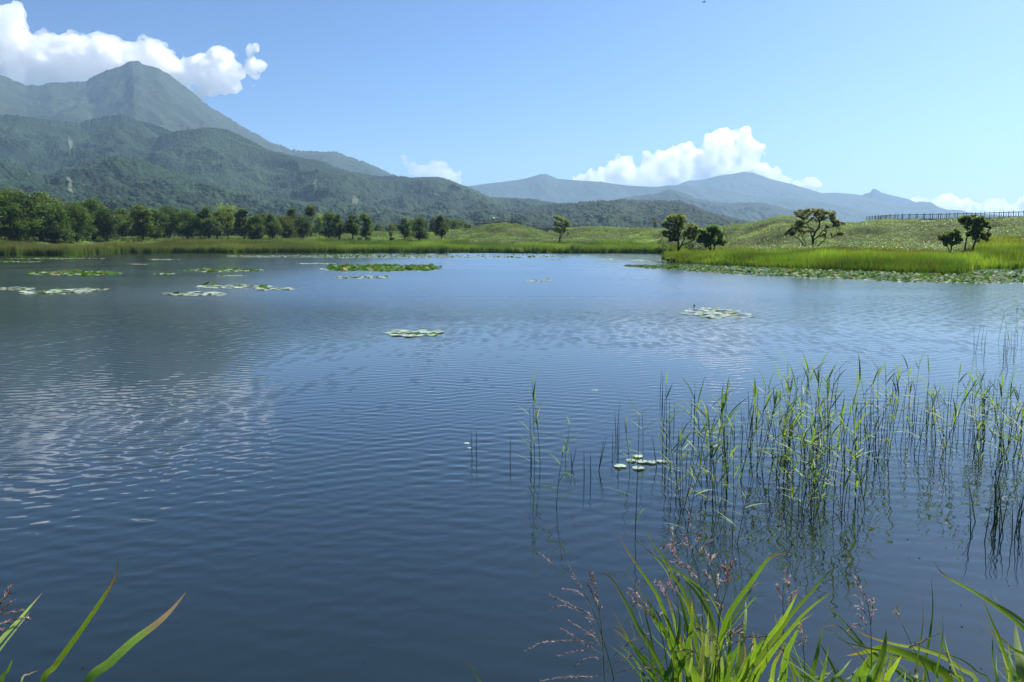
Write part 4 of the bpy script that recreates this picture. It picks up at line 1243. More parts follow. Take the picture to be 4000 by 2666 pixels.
rg = np.random.default_rng(77)
PADS = []      # (x, y, radius, tilt, lift, label, colour)
PALE = (0.33, 0.41, 0.29); GREEN = (0.05, 0.125, 0.014)  # PALE: waxy flat pads, with sky glare put into the colour
def patch(cx, cy, hw, hh, n, r, tilt, label, green=0.0, slant=0.0):
    k = 0; tries = 0
    while k < n and tries < n * 30:
        tries += 1
        u, v = rg.uniform(-1, 1), rg.uniform(-1, 1)
        if u * u + v * v > 1 + 0.25 * math.sin(u * 9 + cx) + rg.uniform(-0.25, 0.1): continue
        p = at_z(cx + u * hw, cy + v * hh + slant * u)
        up = rg.random() < green
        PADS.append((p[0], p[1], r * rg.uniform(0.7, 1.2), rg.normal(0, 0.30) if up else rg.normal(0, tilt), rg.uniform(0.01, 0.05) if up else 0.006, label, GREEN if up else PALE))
        k += 1
for (cx, cy, rp) in ((1100, 753, 44), (1040, 790, 42), (1137, 800, 48), (1220, 805, 44), (1312, 797, 45), (945, 840, 52), (1105, 857, 52)):
    p = at_z(2000 + cx * 0.4464, 1450 + cy * 0.4464)
    PADS.append((p[0], p[1], rp * 0.4464 / F_ * math.hypot(p[0], p[1], EYE), 0.01, 0.006, 'pale round lily pad floating among the reeds near the tall leafy stem', PALE))
for (cx, cy, rp) in ((1823, 1733, 11), (1834, 1751, 9)):
    p = at_z(cx, cy)
    PADS.append((p[0], p[1], rp / F_ * math.hypot(p[0], p[1], EYE), 0.02, 0.006, 'tiny lily pad floating left of the pair of thin rush stems', PALE))
for cx in (2316, 2330):
    p = at_z(cx, 1525); PADS.append((p[0], p[1], 0.028, 0.05, 0.006, 'white speck of leaf floating alone behind the reeds', PALE))
patch(1615, 1304, 118, 13, 46, 0.135, 0.03, 'pale lily pad in the small patch in open water left of centre', 0.05)
patch(2800, 1226, 140, 20, 100, 0.12, 0.05, 'white glaring lily pad in the patch with yellowish flowers at right centre', 0.13, 10)
patch(2108, 1099, 62, 5, 46, 0.13, 0.05, 'lily pad in the thin strip of pads in the middle of the lake', 0.15)
patch(262, 1140, 175, 10, 120, 0.17, 0.07, 'lily pad in the slanting strip of pads near the left edge', 0.06, -7)
patch(770, 1150, 135, 8, 80, 0.17, 0.06, 'lily pad in the nearest strip left of centre', 0.04)
patch(50, 1129, 75, 6, 60, 0.17, 0.06, 'lily pad in the strip cut by the left edge', 0.05)
patch(925, 1121, 160, 7, 130, 0.18, 0.07, 'lily pad in the long strip behind the nearest left one', 0.06)
patch(1075, 1131, 80, 4, 50, 0.18, 0.06, 'lily pad in the long strip behind the nearest left one', 0.1)
FARP = 'far'
patch(1415, 1085, 120, 4, 110, 0.18, 0.07, FARP, 0.15)
patch(305, 1068, 195, 9, 330, 0.20, 0.08, FARP, 0.55)
patch(860, 1057, 165, 6, 260, 0.20, 0.08, FARP, 0.5)
patch(1490, 1048, 240, 13, 1500, 0.21, 0.10, FARP, 0.82)
patch(1320, 1051, 70, 5, 70, 0.2, 0.06, FARP, 0.1)
patch(1240, 1031, 80, 1.6, 90, 0.22, 0.06, FARP, 0.0)
patch(635, 1071, 45, 2.4, 24, 0.18, 0.06, FARP, 0.1)
patch(905, 1078, 55, 2.4, 30, 0.18, 0.06, FARP, 0.1)
patch(200, 1011, 210, 3.0, 240, 0.22, 0.05, FARP, 0.3)
patch(640, 1015, 60, 1.4, 70, 0.24, 0.07, FARP, 0.1)
patch(75, 1024, 90, 1.4, 90, 0.24, 0.07, FARP, 0.3)
patch(535, 1034, 40, 1.3, 40, 0.22, 0.07, FARP, 0.1)
patch(2150, 1017, 45, 1.2, 60, 0.24, 0.07, FARP, 0.0)
patch(2365, 1014, 35, 1.2, 50, 0.24, 0.07, FARP, 0.0)
patch(1650, 1002, 760, 8, 2600, 0.25, 0.05, FARP, 0.15)
patch(2560, 1018, 90, 4, 160, 0.24, 0.08, FARP, 0.1)
FRX, FRY, BKY = [2440, 2600, 2944, 3420, 3700, 4000, 4200], [1041, 1054, 1078, 1097, 1104, 1110, 1114], [1038, 1036, 1044, 1062, 1072, 1053, 1053]
for k in range(5200):
    px = rg.uniform(2440, 4200)
    f, b_ = np.interp(px, FRX, FRY), np.interp(px, FRX, BKY)
    q = rg.uniform(0, 1)
    up = rg.random() < (0.965 if q < 0.965 else 0.15)
    p = at_z(px, b_ + (f - b_) * q + rg.normal(0, 0.8))
    PADS.append((p[0], p[1], 0.13 * rg.uniform(0.7, 1.2), rg.normal(0, 0.35) if up else rg.normal(0, 0.05), rg.uniform(0.01, 0.08) if up else 0.006, FARP, GREEN if up else (0.26, 0.32, 0.22)))  # pads lying flat carry glare in their paler colour
PV = [pad_mesh(rg) for _ in range(6)]
def pad_geo(i, x, y, r, tilt, lift, col, far_=False):
    V, F = PV[i % 6]
    a = (i * 2.399) % 6.283; b_ = (i * 1.37) % 6.283
    M = Matrix.Rotation(b_, 3, 'Z') @ Matrix.Rotation(tilt, 3, 'X') @ Matrix.Rotation(a, 3, 'Z')
    V = V @ np.array(M).T * r
    V[:, 2] -= min(0, V[:, 2].min() + lift) - lift * 0.4
    k = rg.uniform(0.78, 1.15)
    C = np.tile(np.array(col) * k, (len(V), 1))
    if far_ and rg.random() < 0.05: C = np.tile(np.array((0.22, 0.16, 0.05)) * k, (len(V), 1))
    return V, F, C
near = [p for p in PADS if p[5] != FARP][:]
near.sort(key=lambda p: -(p[2] / math.hypot(p[0], p[1])))
far = [p for p in PADS if p[5] == FARP] + near[300:]
for i, p in enumerate(near[:300]):
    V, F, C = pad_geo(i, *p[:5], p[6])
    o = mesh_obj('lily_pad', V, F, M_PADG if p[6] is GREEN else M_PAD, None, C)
    o.location = (p[0], p[1], 0.009)
    tag(o, p[5], 'lily pad', 'lily pads: ' + p[5].split(' in the ')[-1].split(' floating ')[-1])
Vs, Fs, Cs, Ms, nb = [], [], [], [], 0
for i, p in enumerate(far):
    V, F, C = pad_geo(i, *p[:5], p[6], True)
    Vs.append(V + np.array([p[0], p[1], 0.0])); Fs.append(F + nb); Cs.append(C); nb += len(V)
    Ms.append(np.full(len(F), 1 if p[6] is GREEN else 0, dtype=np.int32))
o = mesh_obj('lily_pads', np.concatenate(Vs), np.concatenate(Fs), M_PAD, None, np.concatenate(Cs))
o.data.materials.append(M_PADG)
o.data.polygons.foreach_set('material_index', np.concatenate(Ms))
tag(o, 'floating mats of green and glinting lily pads along the shores', 'lily pads', None, 'stuff')
# flowers
def lily_flower():
    root = empty('water_lily')
    mb = MB()
    for ring, (n, ln, el) in enumerate(((7, 0.07, 0.55), (6, 0.055, 0.95))):
        for k in range(n):
            a = 2 * math.pi * k / n + ring * 0.4
            d = Vector((math.cos(a) * math.cos(el), math.sin(a) * math.cos(el), math.sin(el)))
            s_ = Vector((-math.sin(a), math.cos(a), 0))
            mb.blade([d * 0.008, d * ln * 0.5, d * ln], [0.012, 0.026, 0.003], s_, (0.6, 0.58, 0.42), 0.3)
    mb.build('petals', M_FLOWER, root)
    m2 = MB(); m2.tube([(0, 0, 0.0), (0, 0, 0.02)], [0.014, 0.01], 8, (0.7, 0.5, 0.06)); m2.build('flower_centre', M_FLOWER, root)
    return root
LF = lily_flower(); first = True
for (cx, cy, sc_, lab) in ((1185, 180, 1.3, 'pale yellow water lily at the back of the right centre pad patch'), (540, 198, 1.2, 'pale yellow water lily at the left end of the right centre pad patch'),
                           (1385, 285, 1.5, 'left of two big pale lilies in the right centre pad patch'), (1455, 290, 1.5, 'right of two big pale lilies in the right centre pad patch')):
    p = at_z(2600 + cx * 0.17, 1180 + cy * 0.17)
    o = LF if first else copy_tree(LF); first = False
    o.location = (p[0], p[1], 0.03); o.scale = (sc_, sc_, sc_); o.rotation_euler = (0, 0, RND.uniform(0, 6))
    tag(o, lab, 'water lily', 'water lilies in the right centre pad patch')
for k in range(16):
    p = at_z(1490 + RND.uniform(-200, 190), 1048 + RND.uniform(-10, 9)) if k < 8 else at_z(RND.uniform(2700, 3900), 0)
    if k >= 8:
        px = RND.uniform(2750, 3950); p = at_z(px, np.interp(px, FRX, FRY) - RND.uniform(6, 24))
    o = copy_tree(LF); o.location = (p[0], p[1], 0.05); o.scale = (0.9, 0.9, 0.9)
    tag(o, 'white water lily on the dense pad mat left of centre' if k < 8 else 'white water lily on the pad mat before the spit reeds', 'water lily', 'water lilies on the dense pad mats')
p = at_z(2600 + 655 * 0.17, 1180 + 150 * 0.17)
mb = MB(); mb.tube([(0, 0, -0.1), (0, 0, 0.02), (0, 0, 0.05), (0, 0, 0.09), (0, 0, 0.12)], [0.008, 0.012, 0.034, 0.03, 0.004], 8, (0.07, 0.09, 0.02))
o = mb.build('lily_bud', M_LEAF); o.location = (p[0], p[1], 0.03)
tag(o, 'closed green lily bud standing above the right centre pad patch', 'lily bud')

# ------------------------------------------------------------------ reeds standing in the water
def reed_proto(seed, H=1.0, nl=7):
    r = random.Random(seed)
    root = empty('reed_plant')
    bend = (r.uniform(-0.07, 0.07), r.uniform(-0.07, 0.07))
    def stem(t): return Vector((bend[0] * t * t, bend[1] * t * t, -0.35 + (H + 0.35) * t))
    mb = MB(); mb.tube([stem(i / 7) for i in range(8)], [0.0042 * (1 - 0.6 * i / 7) for i in range(8)], 5, (0.06, 0.10, 0.03)); mb.build('stem', M_REED, root)
    for k in range(nl):
        t = 0.34 + 0.64 * k / (nl - 1) + r.uniform(-0.03, 0.03)
        a = k * math.pi + r.uniform(-0.9, 0.9) + seed
        ln = r.uniform(0.20, 0.36) * (1.15 - 0.25 * abs(0.5 - k / nl))
        el0 = r.uniform(0.45, 1.05) if k < nl - 2 else r.uniform(1.0, 1.4)
        drop = r.uniform(0.15, 0.9)
        p = stem(min(t, 0.98)); pts = [p]
        for i in range(1, 6):
            el = el0 - drop * (i / 5) ** 1.5
            p = p + Vector((math.cos(a) * math.cos(el), math.sin(a) * math.cos(el), math.sin(el))) * ln / 5
            pts.append(p)
        w = r.uniform(0.011, 0.018)
        c = jit((0.15, 0.26, 0.035), r, 0.3)
        m2 = MB(); m2.blade(pts, [w * 0.5, w, w, w * 0.8, w * 0.45, 0.001], Vector((-math.sin(a), math.cos(a), r.uniform(-0.3, 0.3))).normalized(), c, 0.25)
        m2.build('leaf', M_REED, root)
    return root
RP = [reed_proto(i + 1, 1.0, 6 + i % 4) for i in range(9)]
_ru = set()
REED_G = 'young reeds standing in the shallow water at right'
def put_reed(px, py, h, label, lean=0.14):
    p = at_z(px, py)
    i = RND.randrange(len(RP)); o = RP[i]
    if i in _ru: o = copy_tree(o)
    _ru.add(i)
    o.location = (p[0], p[1], 0)
    o.rotation_euler = (RND.gauss(0, lean), RND.gauss(0, lean), RND.uniform(0, 6.28))
    o.scale = (0.65 + 0.35 * h, 0.65 + 0.35 * h, h)
    tag(o, label, 'reed', REED_G)
def px_h(px, py, ytop):
    """height of something standing at (px,py) on the water with its top at row ytop"""
    p = at_z(px, py); return at_d(px, ytop, math.hypot(p[0], p[1]))[2]
k7 = 0.4464
for (bx, by, ty, lab) in ((200, 835, 70, 'tallest reed of the trio standing left of all the other reeds'), (250, 845, 250, 'right reed of the trio standing left of all the other reeds'),
                          (172, 835, 330, 'left and thinnest reed of the trio standing left of all other reeds'), (384, 1190, 640, 'single reed rooted nearest with a dry hanging leaf'),
                          (465, 795, 470, 'slim reed between the left trio and the lily pads'), (1080, 1400, 390, 'reed with big upright leaves in front of the floating lily pads'),
                          (1035, 890, 440, 'reed rising between the floating lily pads'), (1147, 770, 350, 'thin reed behind the floating lily pads'), (1350, 790, 90, 'tall thin reed right behind the floating lily pads')):
    px, py = 2000 + bx * k7, 1450 + by * k7
    put_reed(px, py, px_h(px, py, 1450 + ty * k7), lab, 0.03)
k6 = 0.68
for (cx, cy, sx, sy, n, h0, h1, lab) in ((1185, 750, 75, 60, 12, 0.7, 1.05, 'leafy reed in the tallest dense reed clump'), (1010, 705, 60, 50, 8, 0.75, 0.98, 'reed at the left side of the tallest clump'),
                                         (850, 830, 90, 90, 15, 0.6, 0.92, 'reed in the loose reeds left of the tallest clump'), (620, 900, 90, 110, 15, 0.7, 0.95, 'reed in the middle of the left loose reeds'),
                                         (380, 950, 60, 130, 9, 0.55, 0.85, 'short reed right of the floating lily pads'), (1110, 1000, 60, 60, 8, 0.55, 0.8, 'near reed in front of the tallest clump'),
                                         (1320, 985, 110, 40, 10, 0.6, 0.85, 'near reed at the right front of the tallest clump'), (1530, 690, 55, 60, 10, 0.65, 0.95, 'reed in the small clump right of the tallest one'),
                                         (1860, 700, 50, 40, 9, 0.55, 0.8, 'reed in the low clump before the right hand clump'), (2120, 640, 110, 70, 17, 0.5, 0.85, 'reed in the dense clump near the right edge'),
                                         (2260, 770, 60, 80, 9, 0.6, 0.85, 'reed at the right edge beside the dense clump'), (990, 900, 110, 80, 9, 0.6, 0.8, 'reed scattered before the tallest clump'), (1760, 600, 130, 70, 11, 0.5, 0.8, 'thin reed in the sparse stretch between the two right clumps'), (2240, 640, 60, 90, 6, 0.5, 0.75, 'reed at the right edge beside the dense clump'), (700, 1190, 20, 20, 2, 0.35, 0.5, 'small drooping reed nearest the bank')):
    for _ in range(n):
        put_reed(2400 + (cx + RND.gauss(0, 0.8) * sx) * k6, 1300 + (cy + RND.gauss(0, 0.7) * sy) * k6, RND.uniform(h0, h1), lab)
for (px, py, h) in ((3900, 1335, 0.6), (3945, 1350, 0.8), (3975, 1345, 0.9), (3990, 1330, 0.8)):
    put_reed(px, py, h, 'distant reed far out by the right edge of the lake')
# rushes: bare dark stems
def rush_proto(seed):
    r = random.Random(seed); b = (r.uniform(-0.015, 0.015), r.uniform(-0.015, 0.015))
    mb = MB(); mb.tube([(b[0] * t * t, b[1] * t * t, -0.35 + 1.35 * t) for t in [i / 6 for i in range(7)]], [0.0042, 0.0042, 0.004, 0.0037, 0.003, 0.002, 0.0004], 5, (0.055, 0.10, 0.045))
    return mb.build('rush_stem', M_REED)
QP = [rush_proto(50 + i) for i in range(4)]; _qu = set()
def put_rush(px, py, h, label, lx=None, ly=None):
    p = at_z(px, py); i = RND.randrange(4); o = QP[i]
    if i in _qu:
        o = o.copy(); COL.objects.link(o)
    _qu.add(i)
    o.location = (p[0], p[1], 0)
    o.rotation_euler = (RND.gauss(0, 0.06) if ly is None else ly, RND.gauss(0, 0.07) if lx is None else lx, RND.uniform(0, 0.6))
    o.scale = (1, 1, h)
    tag(o, label, 'rush', 'bare rush stems standing in the water')
for (bx, by, tx, ty, lab) in ((165, 830, 163, 550, 'short rush beside the left trio of reeds'), (524, 850, 515, 680, 'upright rush of the leaning rush pair left of two single rushes'), (524, 850, 568, 660, 'leaning rush of the pair left of two single rushes'),
                              (632, 955, 632, 660, 'left of two single thin rushes before the lily pads'), (688, 960, 688, 685, 'right of two single thin rushes before the lily pads'),
                              (760, 870, 838, 545, 'rush leaning far right beside the lily pads'), (760, 870, 802, 590, 'shorter rush leaning right beside the lily pads'),
                              (919, 640, 922, 245, 'dark tall rush standing behind the lily pads'), (929, 760, 943, 435, 'dark thick rush standing left behind the lily pads'),
                              (910, 600, 893, 300, 'rush leaning left behind the lily pads'), (883, 730, 880, 520, 'thin rush left of the dark thick rush'),
                              (-349, 764, -358, 481, 'left rush of the pair standing alone left of the reeds'), (-311, 764, -306, 475, 'right rush of the pair standing alone left of the reeds'), (-16, 795, -14, 536, 'single thin rush between the rush pair and the left reed trio')):
    px, py = 2000 + bx * k7, 1450 + by * k7
    h = px_h(px, py, 1450 + ty * k7)
    put_rush(px, py, h, lab, math.atan((tx - bx) / max(1, by - ty)), 0.0)
for _ in range(120):
    px, py = 2400 + RND.uniform(230, 2340) * k6, 1300 + RND.triangular(330, 960, 560) * k6
    if px > 3440 and py > 1780: py -= 220
    put_rush(px, py, RND.uniform(0.22, 0.50), 'bare dark rush stem scattered among the reed clumps')
for _ in range(18):
    put_rush(2400 + RND.gauss(2200, 75) * k6, 1300 + RND.gauss(1120, 60) * k6, RND.uniform(0.30, 0.46), 'leaning bare rush in the tangle at the right edge', RND.gauss(0.05, 0.16))
for _ in range(13):
    put_rush(RND.uniform(3780, 3998), RND.uniform(1330, 1450), RND.uniform(0.3, 0.7), 'far rush standing by the right edge beyond the reeds')

# ------------------------------------------------------------------ grasses on the near bank
S7 = 0.935
def G7(l): return [(1800 + x * S7, 2000 + y * S7) for x, y in l]
def G8(l): return [(x * 0.765, 2000 + y * 0.765) for x, y in l]
def fg_path(px, d0, d1):
    """picture path (tip first) to points from the foot up; the foot lies at distance d0, the tip at d1"""
    px = px[::-1]
    n = len(px)
    P = [Vector(at_d(x, y, d0 + (d1 - d0) * (i / (n - 1)) ** 1.4)) for i, (x, y) in enumerate(px)]
    return P
def smooth(P, W=None, sub=4):
    """Catmull-Rom"""
    out, wo = [], []
    n = len(P)
    for i in range(n - 1):
        p0, p1, p2, p3 = P[max(i - 1, 0)], P[i], P[i + 1], P[min(i + 2, n - 1)]
        for k in range(sub):
            t = k / sub
            out.append(0.5 * ((2 * p1) + (p2 - p0) * t + (2 * p0 - 5 * p1 + 4 * p2 - p3) * t * t + (3 * p1 - p0 - 3 * p2 + p3) * t ** 3))
    out.append(P[-1])
    return out
GREENS = [(0.14, 0.26, 0.035), (0.10, 0.20, 0.03), (0.19, 0.32, 0.045), (0.22, 0.31, 0.11)]
def leaf_from(px, d0, d1, wpx, col, root, dry=0.0, twist=0.4):
    r = RND
    P = fg_path(px, d0, d1)
    f = P[0].copy(); k = P[0] - P[1]
    foot = Vector((root[0] + r.uniform(-0.03, 0.03), root[1] + r.uniform(-0.03, 0.03), gz(root[0], root[1]) - 0.02))
    P = [foot, foot.lerp(f, 0.5) + (f - foot).cross(Vector((0, 1, 0))) * 0.03] + P
    P = smooth(P)
    n = len(P)
    w = 0.82 * wpx / F_ * d0
    ws, cs, sides = [], [], []
    ph = r.uniform(-twist, twist); ph2 = r.uniform(-twist, twist)
    for i, p in enumerate(P):
        t = i / (n - 1)
        ws.append(max(0.0006, w * min(1, 0.35 + t * 2.2) * (1 - t ** 3.2)))
        tan = (P[min(i + 1, n - 1)] - P[max(i - 1, 0)]).normalized()
        vw = (p - Vector((0, 0, EYE))).normalized()
        s_ = tan.cross(vw)
        s_ = s_.normalized() if s_.length > 1e-4 else Vector((1, 0, 0))
        a = ph * (1 - t) + ph2 * t
        s_ = (s_ * math.cos(a) + s_.cross(tan).normalized() * math.sin(a)).normalized()
        sides.append(s_)
        c = Vector(col) * (0.85 + 0.3 * t)
        if t > 0.90 - dry * 0.4:
            q = min(1, (t - (0.90 - dry * 0.4)) / 0.1)
            c = c.lerp(Vector((0.26, 0.19, 0.09)), q)
        cs.append(tuple(c))
    mb = MB(); mb.blade(P, ws, sides, cs, 0.22)
    return mb
def reed_tuft(name, root, leaves, label, d0, dspread=0.25, cat='reed grass'):
    ro = empty(name, (root[0], root[1], gz(root[0], root[1])))
    tag(ro, label, cat, None)
    extra = []
    for (px, w, ci, dry) in (leaves if len(leaves) > 5 else []):
        for _ in range(2):
            bx, by = px[-1]; k = RND.uniform(0.5, 0.92); dx = RND.uniform(-55, 55); ax = RND.uniform(0.75, 1.3)
            extra.append(([(bx + dx + (x - bx) * k * ax, by + (y - by) * k) for x, y in px], w * RND.uniform(0.3, 0.7), RND.randrange(4), RND.choice((0.0, 0.1, 0.1, 0.5))))
    for (px, w, ci, dry) in leaves + extra:
        d = d0 + RND.uniform(-dspread, dspread)
        c = jit(GREENS[ci], RND, 0.15, 0.08)
        mb = leaf_from(px, d, d + RND.uniform(-0.05, 0.30), w, c, root, dry)
        mb.v = [(v[0] - ro.location.x, v[1] - ro.location.y, v[2] - ro.location.z) for v in mb.v]
        mb.build('leaf', M_GRASS, ro, smooth=True)
    return ro
def root_at(x7, d):
    q = at_d(1800 + x7 * S7, 2666, d); return (q[0], q[1])
A1 = [([(655, 95), (720, 200), (790, 300), (830, 370), (900, 560), (960, 720)], 22, 0, 0.3), ([(770, 70), (800, 130), (845, 190), (880, 260), (930, 330), (960, 420), (985, 580), (990, 720)], 20, 1, 0.1),
      ([(750, 135), (820, 190), (930, 265), (1000, 330), (1060, 480), (1080, 700)], 22, 2, 0.2), ([(585, 255), (630, 280), (690, 380), (740, 480), (790, 560), (860, 720)], 20, 0, 0.4),
      ([(930, 270), (945, 290), (1000, 360), (1040, 450), (1060, 560), (1050, 720)], 34, 3, 0.1), ([(780, 350), (810, 440), (870, 530), (930, 620), (980, 720)], 40, 0, 0.1),
      ([(965, 370), (966, 450), (950, 560), (920, 640), (890, 720)], 40, 1, 0.1), ([(1000, 430), (1012, 560), (1000, 650), (985, 730)], 36, 3, 0.0), ([(640, 490), (690, 530), (740, 590), (790, 670), (820, 730)], 28, 0, 0.2),
      ([(700, 330), (760, 400), (830, 470), (880, 580), (900, 720)], 18, 2, 0.5), ([(905, 380), (915, 470), (900, 560), (880, 650), (850, 730)], 30, 1, 0.0), ([(745, 310), (770, 420), (800, 560), (815, 720)], 14, 1, 0.2),
      ([(860, 200), (900, 300), (935, 420), (960, 560), (960, 720)], 30, 0, 0.2), ([(1035, 420), (1030, 520), (1025, 620), (1010, 730)], 36, 3, 0.0), ([(640, 420), (720, 560), (800, 640), (850, 730)], 20, 2, 0.2)]
reed_tuft('reed_grass', root_at(940, 2.9), [(G7(p), w * S7, c, d) for p, w, c, d in A1], 'big tuft of broad green reed leaves at the bottom right of centre', 3.0)
A2 = [([(1365, 175), (1310, 180), (1270, 215), (1210, 300), (1150, 380), (1110, 450), (1080, 560), (1060, 720)], 28, 0, 0.3), ([(1565, 230), (1520, 270), (1460, 340), (1380, 430), (1310, 530), (1240, 620), (1170, 730)], 22, 2, 0.1),
      ([(1565, 330), (1500, 370), (1430, 430), (1380, 490), (1300, 590), (1230, 720)], 20, 2, 0.1), ([(1190, 370), (1190, 430), (1180, 520), (1160, 640), (1140, 730)], 30, 3, 0.0),
      ([(1172, 550), (1140, 600), (1110, 680), (1090, 740)], 44, 1, 0.0), ([(1345, 495), (1300, 580), (1250, 660), (1215, 740)], 40, 0, 0.0), ([(1410, 330), (1380, 390), (1340, 460), (1260, 560), (1160, 720)], 26, 2, 0.1),
      ([(1220, 500), (1230, 580), (1190, 660), (1150, 740)], 34, 0, 0.0), ([(1130, 430), (1125, 520), (1120, 640), (1110, 740)], 26, 1, 0.0), ([(1270, 520), (1210, 600), (1150, 690), (1120, 740)], 30, 2, 0.0)]
reed_tuft('reed_grass', root_at(1110, 2.8), [(G7(p), w * S7, c, d) for p, w, c, d in A2], 'tuft of reed leaves leaning right beside the biggest tuft', 2.95)
A3 = [([(1425, 445), (1395, 520), (1362, 590), (1350, 680), (1345, 740)], 38, 0, 0.0), ([(1360, 600), (1400, 670), (1450, 730)], 34, 1, 0.0), ([(1512, 470), (1492, 580), (1460, 720)], 28, 1, 0.1), ([(1490, 530), (1530, 600), (1570, 690), (1590, 740)], 20, 0, 0.0),
      ([(1632, 615), (1590, 670), (1535, 740)], 20, 2, 0.1), ([(1305, 400), (1330, 500), (1370, 620), (1400, 730)], 14, 1, 0.2), ([(1545, 670), (1500, 690), (1440, 740)], 22, 3, 0.0), ([(1240, 490), (1300, 545), (1400, 620), (1480, 690), (1520, 740)], 12, 3, 0.6)]
reed_tuft('reed_grass', root_at(1440, 2.8), [(G7(p), w * S7, c, d) for p, w, c, d in A3], 'small tuft of short dark reed leaves right of the leaning tuft', 2.95)
A4 = [([(1475, 350), (1540, 400), (1610, 470), (1660, 530), (1700, 590), (1730, 720)], 12, 0, 0.1), ([(1778, 490), (1770, 560), (1750, 640), (1730, 740)], 38, 2, 0.0), ([(1760, 550), (1720, 610), (1690, 660), (1670, 740)], 44, 0, 0.0),
      ([(1610, 602), (1680, 588), (1760, 570), (1850, 590), (1950, 640), (2040, 740)], 44, 0, 0.2), ([(1842, 600), (1810, 650), (1770, 740)], 30, 2, 0.0), ([(1640, 485), (1700, 520), (1800, 550), (1900, 570), (2000, 600), (2080, 650), (2150, 740)], 20, 3, 0.4),
      ([(1965, 280), (1972, 400), (1962, 500), (1940, 640), (1930, 740)], 14, 1, 0.1), ([(1985, 450), (2010, 540), (2060, 660), (2090, 740)], 12, 1, 0.2), ([(1515, 480), (1580, 478), (1650, 540), (1740, 600), (1850, 690), (1880, 740)], 16, 0, 0.3), ([(1915, 620), (1905, 680), (1885, 740)], 22, 3, 0.5)]
reed_tuft('reed_grass', root_at(1790, 2.8), [(G7(p), w * S7, c, d) for p, w, c, d in A4], 'loose tuft of crossing reed leaves in the bottom right', 2.95)
A5 = [([(1980, 210), (2020, 265), (2130, 325), (2230, 390), (2353, 490), (2420, 600)], 20, 2, 0.3), ([(2175, 350), (2220, 460), (2260, 560), (2290, 740)], 18, 1, 0.1), ([(2316, 465), (2325, 560), (2340, 640), (2353, 760)], 58, 3, 0.0), ([(2240, 510), (2300, 570), (2380, 660)], 18, 2, 0.1),
      ([(2225, 510), (2222, 600), (2240, 740)], 12, 1, 0.1), ([(2150, 430), (2230, 520), (2300, 640), (2330, 760)], 7, 1, 0.6), ([(2245, 630), (2300, 680), (2340, 760)], 10, 2, 0.0)]
reed_tuft('reed_grass', root_at(2330, 2.7), [(G7(p), w * S7, c, d) for p, w, c, d in A5], 'reed leaves reaching in at the right edge of the photo', 2.85)
reed_tuft('reed_grass', root_at(100, 2.7), [(G7([(-5, 610), (40, 648), (70, 690), (100, 760)]), 8, 2, 0.4)], 'single thin blade tip poking up at the bottom centre', 2.8, 0.02)
B1 = [([(605, 230), (590, 330), (540, 420), (460, 540), (360, 680), (280, 790), (215, 890)], 34, 2, 0.5)]
reed_tuft('reed_grass', tuple(at_d(110, 2666, 2.6)[:2]), [(G8(p), w * 0.765, c, d) for p, w, c, d in B1], 'tall narrow reed blade with brown tip at bottom left', 2.7, 0.02)
B2 = [([(950, 410), (880, 495), (800, 570), (680, 660), (560, 770), (440, 890)], 50, 2, 0.75)]
reed_tuft('reed_grass', tuple(at_d(300, 2666, 2.5)[:2]), [(G8(p), w * 0.85, c, d) for p, w, c, d in B2], 'broad reed blade with dry whitish tip at bottom left', 2.6, 0.02)
B3 = [([(215, 415), (150, 490), (90, 560), (0, 660), (-60, 760)], 26, 2, 0.2), ([(155, 510), (90, 590), (0, 705), (-60, 800)], 14, 1, 0.4), ([(65, 755), (40, 810), (5, 890)], 24, 0, 0.1), ([(195, 812), (150, 830), (105, 890)], 12, 3, 0.9)]
reed_tuft('reed_grass', tuple(at_d(-30, 2666, 2.6)[:2]), [(G8(p), w * 0.765, c, d) for p, w, c, d in B3], 'small reed leaves in the bottom left corner', 2.7, 0.05)

